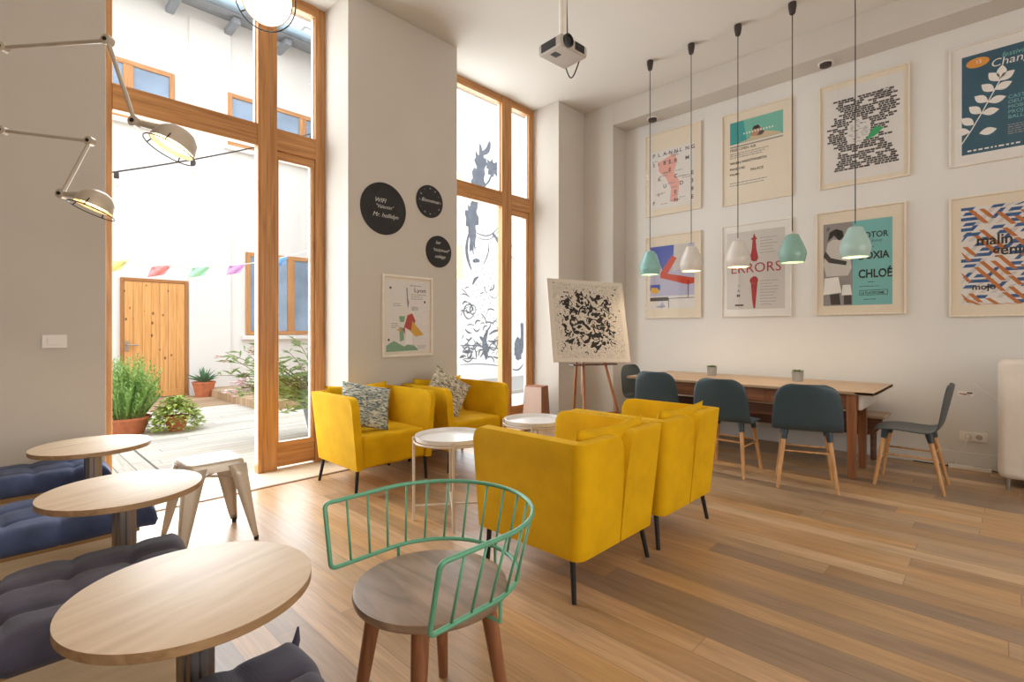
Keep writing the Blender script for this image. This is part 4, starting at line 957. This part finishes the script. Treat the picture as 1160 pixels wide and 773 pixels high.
tag(MB().tube([(6.31, .04, .02), (6.33, -.05, .006), (6.32, -.2, .006)], .005, n=8).build('floor_cable', 'black', smooth=True), 'black cable from the power strip going under the white sofa', 'cable')
tag(MB().tube([(XP, .16, .80), (6.35, .155, .80), (6.355, .09, .74), (6.36, .0, .66), (6.365, -.1, .60)], .0035, n=8).build('hanging_cord', 'white_plastic', smooth=True), 'thin white cord hooked on the poster wall, dropping behind the white sofa', 'cord')
lb = MB(); lb.box((-.055, -.022, 0), (.055, .022, .004), 'ink_white'); lb.box((.01, .0, .004), (.05, .014, .0045), 'ink_dark'); lb.box((-.045, -.008, .004), (.01, .0, .0045), 'ink_crimson'); lb.box((-.02, -.016, .004), (.035, -.010, .0045), 'ink_grey')
tag(lb.build('wall_sticker', None, mx=WALL_R(XP, .22, .70)), 'small printed white sticker on the poster wall above the socket', 'sticker')

# ------------------------------------------------------------ white sofa
so = thing('sofa', 'high white leather sofa cut off by the right edge of the picture', 'sofa', (5.71, 0, 0), 0)
MB().box((0, -1.7, .09), (.22, -.0, 1.06)).build('backrest', 'leather', so, bevel=.05, seg=6)
MB().box((.2, -1.7, .10), (.60, -.01, .45)).build('seat', 'leather', so, bevel=.04, seg=4)
for x, y in ((.05, -.06), (.55, -.06), (.05, -1.6), (.55, -1.6)): MB().tube([(x, y, .1), (x, y, 0)], [.018, .012], n=10).build('foot', 'alu', so, smooth='auto')

# ------------------------------------------------------------ speaker box
sp = thing('loudspeaker', 'wooden floor loudspeaker with pinkish cloth front, in the far window bay', 'loudspeaker', (5.15, 4.50, .03), math.radians(-75))
def frust(mb, w0, d0, w1, d1, h, z0=0, mat=None, dy=0):
    vs = [(-w0 / 2, -d0 / 2, z0), (w0 / 2, -d0 / 2, z0), (w0 / 2, d0 / 2, z0), (-w0 / 2, d0 / 2, z0), (-w1 / 2, -d1 / 2 + dy, z0 + h), (w1 / 2, -d1 / 2 + dy, z0 + h), (w1 / 2, d1 / 2 + dy, z0 + h), (-w1 / 2, d1 / 2 + dy, z0 + h)]
    return mb.add(vs, [(0, 3, 2, 1), (4, 5, 6, 7), (0, 1, 5, 4), (1, 2, 6, 5), (2, 3, 7, 6), (3, 0, 4, 7)], mat)
frust(MB(), .30, .26, .26, .20, .52).build('cabinet', 'speaker_side', sp, bevel=.004)
gm = MB(); gm.add([(-.14, -.134, .02), (.14, -.134, .02), (.122, -.104, .51), (-.122, -.104, .51), (-.14, -.128, .02), (.14, -.128, .02), (.122, -.098, .51), (-.122, -.098, .51)], [(0, 1, 2, 3), (7, 6, 5, 4), (0, 4, 5, 1), (1, 5, 6, 2), (2, 6, 7, 3), (3, 7, 4, 0)]); gm.build('grille', 'speaker_cloth', sp)

# ------------------------------------------------------------ easel with canvas
ex = Vector((.9035, -.4275, 0)).normalized(); ey = Vector((.4275, .9035, 0))
C0 = Vector((4.922, 3.42, 0))
es = thing('easel', 'wooden tripod easel carrying the black and white canvas', 'easel', tuple(C0), math.atan2(ex.y, ex.x))
LT = lambda x, y, z: (x, y, z)
def plank_(mb, a, b_, w, d):   # rectangular bar between two points (local x wide)
    a, b_ = Vector(a), Vector(b_); mb.add([(p.x + sx * w / 2, p.y + sy * d / 2, p.z) for p in (a, b_) for sx, sy in ((-1, -1), (1, -1), (1, 1), (-1, 1))],
        [(0, 3, 2, 1), (4, 5, 6, 7), (0, 1, 5, 4), (1, 2, 6, 5), (2, 3, 7, 6), (3, 0, 4, 7)]); return mb
plank_(MB(), (-.02, .275, 1.85), (-.20, -.19, 0), .032, .022).build('leg', 'easel_wood', es, bevel=.003)
plank_(MB(), (.03, .275, 1.85), (.33, -.19, 0), .032, .022).build('leg', 'easel_wood', es, bevel=.003)
plank_(MB(), (.0, .31, 1.80), (.06, .62, 0), .032, .022).build('leg', 'easel_wood', es, bevel=.003)
plank_(MB(), (.0, .255, 1.86), (-.14, .0, .55), .03, .022).build('mast', 'easel_wood', es, bevel=.003)
MB().box((-.29, -.07, .888), (.29, .03, .908)).build('ledge', 'walnut_dark', es, bevel=.003)
MB().box((-.17, -.105, .32), (.29, -.085, .345)).build('crossbar', 'easel_wood', es, bevel=.003)
up = Vector((.152, .181, .966)).normalized(); xa = Vector((.9035, -.4275, -.026)).normalized(); up = (up - xa * up.dot(xa)).normalized(); za = xa.cross(up)
mxc = Matrix.Translation(Vector((4.90, 3.40, .925))) @ Matrix((xa, up, za)).transposed().to_4x4()
if True:
    cv = MB(); cv.box((-.515, 0, -.02), (.515, 1.0, 0)); o = cv.build('canvas_painting', 'canvas', None, bevel=.003); o.matrix_world = mxc
    tag(o, 'square black and white doodle painting on the easel', 'painting')

# ------------------------------------------------------------ framed prints
def frame_thing(name, label, W, H, mx, frame='frame_wood', mount='mat_cream', fw=.014, depth=.028, group=None, cat='poster'):
    t = thing(name, label, cat, group=group); t.matrix_world = mx
    f = MB(); f.box((0, 0, 0), (fw, H, depth)).box((W - fw, 0, 0), (W, H, depth)).box((fw, 0, 0), (W - fw, fw, depth)).box((fw, H - fw, 0), (W - fw, H, depth))
    f.build('frame', frame, t, bevel=.002); MB().box((fw, fw, 0), (W - fw, H - fw, .012)).build('mount', mount, t)
    MB().box((fw, fw, .0215), (W - fw, H - fw, .0235)).build('glass', 'print_glass', t)
    return t
def rect(mb, x0, y0, x1, y1, mat, z=.001): mb.poly([(x0, y0), (x1, y0), (x1, y1), (x0, y1)], z, mat)
def finish(mb, t): return mb.build('print', None, t, loc=(0, 0, .0125))
PW, PH = .79, 1.125; zU, zL = 2.838, 1.462; XF = XP - .002
G = 'framed posters on the niche wall'
def fake_lines(mb, x, y, w, n, dy, h, mat, seed=0):
    rd = random.Random(seed)
    for k in range(n):
        xx = x; end = x + w * rd.uniform(.6, 1)
        while xx < end:
            l = rd.uniform(.012, .04); rect(mb, xx, y - k * dy, min(xx + l, end), y - k * dy + h, mat); xx += l + h * .9
# 1 letters
t = frame_thing('framed_poster', 'framed letter-grid poster with a pink map shape, upper row farthest left', PW, PH, WALL_R(XF, 3.54, zU + .03), group=G)
p = MB(); rect(p, .08, .09, .70, .88, 'ink_paper', .0004)
p.poly([(.20, .72), (.42, .80), (.47, .70), (.42, .55), (.50, .40), (.46, .14), (.36, .16), (.38, .34), (.30, .5), (.2, .6)], .0008, 'ink_pink')
rd = random.Random(3); rows = ['PLANNING', 'SIBER M ', '   E    ', ' K  C  E', '  U  D 3', ' I  E  8', 'F   N  E']
for j, s_ in enumerate(rows):
    for i, ch_ in enumerate(s_):
        if ch_ != ' ': text_mb(p, ch_, .11 + i * .078, .80 - j * .105 - (.02 if j else 0), .07, 'ink_dark', z=.0013, bold=.02)
for k in range(26): fake_lines(p, .1 + rd.random() * .45, .12 + rd.random() * .74, .12, 1, 1, .008, 'ink_grey', k)
finish(p, t)
# 2 teal
t = frame_thing('framed_poster', 'framed poster with a teal banner picture, upper row second from left', PW, PH, WALL_R(XF, 2.485, zU), group=G)
p = MB(); rect(p, .10, .74, .70, 1.01, 'ink_sea', .0004); p.poly([(.10, .74), (.30, .74), (.26, 1.01), (.10, 1.01)], .0007, 'ink_teal')
p.poly([(.2, .745), (.33, .77), (.37, .85), (.45, .86), (.5, .82), (.6, .79), (.68, .76), (.68, .745)], .0010, 'ink_sand')
p.poly([(.34, .80), (.37, .87), (.42, .89), (.47, .86), (.50, .80), (.44, .775)], .0013, 'ink_skin'); p.poly([(.36, .87), (.38, .905), (.43, .91), (.455, .87), (.41, .865)], .0016, 'ink_black'); p.poly([(.42, .79), (.47, .78), (.5, .82), (.45, .84)], .0017, 'ink_dark')
text_mb(p, 'MUSIC BOAT', .28, .835, .06, 'ink_white', z=.0019) if False else None
for k in range(11): rect(p, .26 + k * .032, .835, .275 + k * .032, .855, 'ink_white', .0019)
rect(p, .10, .70, .70, .715, 'ink_grey'); text_mb(p, 'FREE OPEN AIR', .10, .655, .045, 'ink_dark', bold=.015); fake_lines(p, .10, .62, .45, 3, .025, .010, 'ink_grey', 2)
text_mb(p, 'WHEN WENTWORTH', .10, .495, .042, 'ink_black', bold=.015); text_mb(p, 'PANDORE', .10, .425, .038, 'ink_black', bold=.01); text_mb(p, 'PALMA', .10, .36, .036, 'ink_black', bold=.01); text_mb(p, 'PALACE', .34, .38, .042, 'ink_black', bold=.015)
fake_lines(p, .10, .26, .5, 2, .03, .010, 'ink_grey', 5); finish(p, t)
# 3 brick-like words
t = frame_thing('framed_poster', 'framed poster of a dark brick-like word cloud with a green spot, upper row', PW, PH, WALL_R(XF, 1.42, zU), group=G)
p = MB(); rect(p, .05, .06, .74, 1.06, 'ink_paper', .0004); rd = random.Random(6)
for j in range(34):
    y = .17 + j * .0225; k = j / 33; x0 = .13 + .05 * math.sin(k * 9) + rd.uniform(-.02, .02); x1 = .64 + .04 * math.sin(k * 7 + 2) + rd.uniform(-.04, .02); x = x0
    while x < x1:
        w = rd.uniform(.025, .06); cx, cy = x + w / 2, y + .01
        ring = math.hypot((cx - .36) / .10, (cy - .56) / .14)
        if ring > 1 and rd.random() > .14 and not (cx > .45 and .5 < cy < .53): rect(p, x, y, x + w - .005, y + .0185, 'ink_dark' if rd.random() < .8 else 'ink_black')
        x += w
for q in range(60):
    a = rd.random() * 2 * PI; r_ = rd.random() ** .5; fake_lines(p, .35 + .085 * r_ * math.cos(a), .56 + .12 * r_ * math.sin(a), .03, 1, 1, .005, 'ink_grey', q)
p.poly([(.43, .45), (.50, .47), (.57, .53), (.55, .56), (.50, .56), (.46, .52)], .002, 'ink_green'); fake_lines(p, .55, .93, .14, 3, .02, .010, 'ink_grey', 12); finish(p, t)
# 4 festival
t = frame_thing('framed_poster', 'framed dark teal festival poster with a white leafy branch, cut by the right edge', PW, PH, WALL_R(XF, .335, zU), frame='frame_white', mount='mat_white', group=G)
p = MB(); rect(p, .09, .10, .72, 1.02, 'ink_navy', .0004)
p.poly([(.20 + .08 * math.cos(a * .314), .94 + .045 * math.sin(a * .314)) for a in range(20)], .0008, 'ink_orange'); text_mb(p, '15', .185, .93, .045, 'ink_white', z=.0012)
def mleaf(cx, cy, ang, L, w, mat='ink_white'):
    pts = [(i / 8 * L, w * math.sin(PI * i / 8)) for i in range(9)] + [(i / 8 * L, -w * math.sin(PI * i / 8)) for i in range(7, 0, -1)]
    c_, s_ = math.cos(ang), math.sin(ang); p.poly([(cx + x * c_ - y * s_, cy + x * s_ + y * c_) for x, y in pts], .0012, mat)
stem = [(.09, .21), (.16, .33), (.23, .47), (.30, .62), (.355, .74)]
for i in range(4):
    a_, b_ = stem[i], stem[i + 1]; dx, dy = b_[0] - a_[0], b_[1] - a_[1]; l = math.hypot(dx, dy); nx_, ny_ = -dy / l * .004, dx / l * .004
    p.poly([(a_[0] - nx_, a_[1] - ny_), (b_[0] - nx_, b_[1] - ny_), (b_[0] + nx_, b_[1] + ny_), (a_[0] + nx_, a_[1] + ny_)], .001, 'ink_white')
for (x, y, a_) in ((.15, .31, 2.9), (.175, .37, 2.4), (.225, .46, 2.35), (.27, .555, 2.45), (.31, .64, 2.35), (.345, .72, 2.2), (.225, .46, .05), (.27, .55, .15), (.315, .65, .35), (.345, .72, .6), (.355, .74, 1.5), (.21, .28, .1)): mleaf(x, y, a_, .12, .034)
text_mb(p, 'festival', .36, .93, .06, 'ink_aqua', shear=.2); text_mb(p, 'Change', .285, .86, .10, 'ink_white', shear=.15)
for k, s_ in enumerate(('CAST', 'OEUVRES', 'MOBILES', 'PROJECT', 'BALLADES')): text_mb(p, s_, .40, .54 - k * .045, .045, 'ink_aqua')
fake_lines(p, .13, .125, .5, 1, 1, .014, 'ink_white', 3); fake_lines(p, .40, .30, .15, 5, .02, .008, 'ink_photo', 4); finish(p, t)
# 5 blue angular
t = frame_thing('framed_poster', 'framed poster with blue triangles and an orange bent arrow, lower row farthest left', PW, PH, WALL_R(XF, 3.54, zL), group=G)
p = MB(); rect(p, .07, .13, .70, .98, 'ink_lilac', .0004); p.poly([(.07, .98), (.52, .98), (.38, .72), (.27, .60), (.17, .88), (.07, .93)], .0008, 'ink_blue')
p.poly([(.42, .98), (.62, .98), (.62, .70), (.40, .62)], .0009, 'ink_stone'); p.poly([(.39, .84), (.46, .80), (.33, .60), (.70, .52), (.70, .45), (.6, .44), (.22, .55), (.22, .61)], .0014, 'ink_red')
p.poly([(.07, .46), (.22, .46), (.22, .38), (.07, .38)], .0010, 'ink_blue'); p.poly([(.08, .36), (.16, .33), (.22, .37), (.17, .42), (.09, .42)], .0012, 'ink_yellow')
rect(p, .07, .13, .70, .30, 'ink_paper', .0009); rect(p, .07, .235, .34, .285, 'ink_dark', .0016); rect(p, .34, .26, .70, .268, 'ink_black', .0016); rect(p, .34, .13, .348, .26, 'ink_black', .0016); rect(p, .615, .27, .625, .5, 'ink_black', .0016)
p.poly([(.2, .15), (.25, .225), (.3, .15)], .0012, 'ink_lilac'); text_mb(p, 'design', .16, .145, .05, 'ink_grey', z=.0018, shear=.3); finish(p, t)
# 6 errors
t = frame_thing('framed_poster', 'framed grey ERRORS poster with a red tapering figure, lower row', PW, PH, WALL_R(XF, 2.485, zL), frame='frame_white', mount='mat_white', group=G)
p = MB(); rect(p, .06, .09, .72, 1.03, 'ink_stone', .0004)
p.poly([(.33, .70), (.37, .66), (.41, .66), (.43, .70), (.41, .80), (.40, .92), (.42, .93), (.40, .95), (.385, 1.0), (.37, .95), (.34, .93), (.365, .92), (.355, .80)], .001, 'ink_crimson')
p.poly([(.33, .42), (.345, .40), (.36, .20), (.375, .10), (.395, .10), (.405, .22), (.42, .40), (.43, .44), (.41, .475), (.38, .485), (.34, .46)], .001, 'ink_crimson')
text_mb(p, 'ERRORS', .105, .53, .165, 'ink_crimson', sx=.98, z=.0014)
for k in range(6): fake_lines(p, .45, .93 - k * .035, .2, 1, 1, .006, 'ink_grey', k)
for k in range(9): fake_lines(p, .45, .42 - k * .035, .2, 1, 1, .006, 'ink_grey', k + 20)
text_mb(p, 'X', .185, .36, .05, 'ink_grey'); text_mb(p, 'A', .185, .30, .05, 'ink_dark'); text_mb(p, 'M', .18, .24, .05, 'ink_black', bold=.02); rect(p, .16, .13, .26, .15, 'ink_dark'); finish(p, t)
# 7 teal concert
t = frame_thing('framed_poster', 'framed half photo half teal concert poster behind the pale aqua lamp, lower row', PW, PH, WALL_R(XF, 1.45, zL), group=G)
p = MB(); rect(p, .07, .10, .34, .99, 'ink_photo', .0004); rect(p, .34, .10, .68, .99, 'ink_aqua', .0004)
p.poly([(.07, .55), (.11, .78), (.16, .82), (.25, .80), (.31, .70), (.33, .5), (.3, .42), (.1, .42)], .0008, 'ink_stone'); p.poly([(.11, .80), (.13, .90), (.19, .93), (.25, .90), (.26, .84), (.22, .80), (.17, .86)], .0012, 'ink_black')
p.poly([(.09, .70), (.14, .62), (.29, .57), (.28, .53), (.12, .57), (.07, .64)], .0012, 'ink_dark'); p.poly([(.07, .22), (.08, .40), (.21, .41), (.24, .24)], .0014, 'ink_white'); p.poly([(.24, .21), (.25, .32), (.32, .32), (.335, .21)], .0014, 'ink_white')
p.poly([(.14, .11), (.13, .22), (.22, .23), (.23, .11)], .0013, 'ink_dark'); p.poly([(.26, .11), (.26, .21), (.33, .21), (.33, .11)], .0013, 'ink_dark'); text_mb(p, '//', .10, .92, .05, 'ink_black', bold=.03)
text_mb(p, 'MOTOR', .385, .80, .085, 'ink_black', bold=.02, sx=.84); text_mb(p, 'DE AVIVE', .45, .75, .035, 'ink_dark'); rect(p, .475, .70, .525, .706, 'ink_black'); text_mb(p, 'DOXIA', .39, .58, .105, 'ink_black', bold=.03, sx=.78)
text_mb(p, 'CHLOÉ', .39, .385, .12, 'ink_black', bold=.03, sx=.74); rect(p, .475, .335, .525, .341, 'ink_black'); fake_lines(p, .40, .29, .25, 1, 1, .006, 'ink_dark', 3)
for a_ in ((.40, .20, .64, .204), (.40, .25, .64, .254), (.40, .20, .404, .254), (.636, .20, .64, .254)): rect(p, *a_, 'ink_black')
text_mb(p, 'LA PLATEFORME', .412, .212, .038, 'ink_black', sx=.72, bold=.01); fake_lines(p, .44, .155, .15, 1, 1, .006, 'ink_dark', 8); finish(p, t)
# 8 labyrinth
t = frame_thing('framed_poster', 'framed blue and orange labyrinth pattern poster at the right edge, lower row', PW, PH, WALL_R(XF, .335, zL - .04), group=G)
p = MB(); X0, Y0, X1, Y1 = .085, .11, .70, 1.02; rect(p, X0, Y0, X1, Y1, 'ink_paper', .0004); rd = random.Random(11)
hx, hy = .078, .045
zc_ = [0]
def seg8(x, y, kind, k=1):
    w = .030; zc_[0] += 6e-6; e = zc_[0]
    if kind == 'h': p.poly([(x, y), (x + hx * k, y), (x + hx * k + w * .8, y + w), (x + w * .8, y + w)], .0010 + e, 'ink_royal')
    elif kind == 'd': p.poly([(x, y), (x + w * 1.2, y), (x + w * 1.2 + hx * .9 * k, y - hy * 1.9 * k), (x + hx * .9 * k, y - hy * 1.9 * k)], .0010 + e, 'ink_brown')
    else: p.poly([(x, y), (x + w * 1.2, y), (x + w * 1.2 + hx * .9 * k, y + hy * 1.9 * k), (x + hx * .9 * k, y + hy * 1.9 * k)], .0010 + e, 'ink_royal' if kind == 'u' else 'ink_stone')
for j in range(19):
    for i in range(9):
        x = X0 - .03 + i * hx * .98 + (j % 2) * hx * .5; y = Y0 + .01 + j * hy * 1.08; seg8(x, y, rd.choice(['h', 'd', 'u', 's', 'd', 'h']), rd.choice([1, 1, 1.4]))
p.v = [(min(max(v[0], X0), X1), min(max(v[1], Y0), Y1), v[2]) for v in p.v]
text_mb(p, 'malin', .19, .66, .13, 'ink_black', z=.0025, bold=.02, sx=.88); text_mb(p, 'génie', .30, .56, .13, 'ink_black', z=.0025, bold=.02, sx=.9); text_mb(p, 'mojo', .16, .25, .078, 'ink_black', z=.0025, bold=.02); finish(p, t)
# map on the pillar
t = frame_thing('framed_map', 'white framed illustrated map on the wall between the two windows', .61, .82, WALL_F(2.677, YF, 1.03), frame='frame_white', mount='mat_cream', fw=.022, depth=.03, cat='picture')
p = MB(); rect(p, .045, .045, .565, .775, 'ink_paper', .0004); p.poly([(.05, .05), (.44, .06), (.38, .11), (.30, .12), (.26, .10), (.2, .13), (.14, .16), (.10, .14), (.05, .11)], .0009, 'ink_map_green')
p.poly([(.26, .30), (.30, .42), (.36, .44), (.40, .36), (.34, .26)], .001, 'ink_map_red'); p.poly([(.36, .36), (.42, .30), (.50, .22), (.40, .20), (.34, .25)], .0012, 'ink_map_yellow')
p.poly([(.2, .41), (.27, .41), (.26, .35), (.21, .35)], .001, 'ink_map_green'); p.poly([(.20, .30), (.25, .29), (.26, .17), (.21, .15)], .001, 'ink_map_green'); p.poly([(.17, .27), (.22, .29), (.22, .25)], .0012, 'ink_map_yellow'); p.poly([(.24, .28), (.27, .3), (.27, .22)], .0012, 'ink_map_red'); p.poly([(.29, .26), (.36, .24), (.36, .13), (.27, .12)], .0007, 'ink_white')
p.poly([(.285, .70), (.30, .70), (.305, .60), (.32, .55), (.305, .48), (.295, .55)], .001, 'ink_grey')
for (x, y) in ((.10, .69), (.515, .56), (.08, .17)): p.poly([(x + .014 * math.cos(a), y + .014 * math.sin(a)) for a in range(6)], .001, 'ink_dark')
text_mb(p, 'Lyon', .38, .66, .06, 'ink_dark', sx=1.3, bold=.01); fake_lines(p, .33, .72, .22, 1, 1, .008, 'ink_grey', 1); fake_lines(p, .34, .63, .2, 3, .022, .006, 'ink_grey', 2)
fake_lines(p, .13, .53, .12, 2, .02, .006, 'ink_grey', 3); fake_lines(p, .35, .5, .12, 3, .015, .008, 'ink_grey', 4); fake_lines(p, .11, .33, .08, 3, .02, .006, 'ink_grey', 5); fake_lines(p, .42, .10, .13, 2, .02, .006, 'ink_grey', 6); finish(p, t)
# chalk discs
def disc(label, x, z, r, writing):
    t = thing('chalkboard_disc', label, 'chalkboard', group='round chalkboards between the windows'); t.matrix_world = WALL_F(x, YF, z)
    MB().lathe([(r - .012, 0), (r, .004), (r, .012), (r - .003, .015), (0, .015)], n=56).build('board', 'board_black', t, smooth='auto')
    p = MB()
    for (s_, x_, y_, sz) in writing: text_mb(p, s_, x_, y_, sz, 'chalk', shear=.35, z=.0)
    if r < .2 and writing[0][0].startswith('Bi'):
        for k in range(12): a = k * PI / 6; text_mb(p, '+-x'[k % 3], .135 * math.cos(a) - .01, .135 * math.sin(a) - .01, .035, 'chalk', z=0)
    p.build('chalk_writing', None, t, loc=(0, 0, .016))
disc('large round black chalkboard reading WIFI', 2.705, 2.492, .255, [('WIFI', -.11, .055, .062), ('"Valentin"', -.10, .0, .050), ('Mr. hollidyn', -.13, -.085, .060)])
disc('small round black chalkboard right of the large one, ringed with little chalk marks', 3.262, 2.665, .172, [('Bienvenue', -.115, -.01, .055)])
disc('small round black chalkboard below the one with the chalk marks', 3.383, 2.146, .170, [('bar', -.05, .08, .05), ('"Hollyhood"', -.09, .0, .045), ('college', -.06, -.07, .05)])
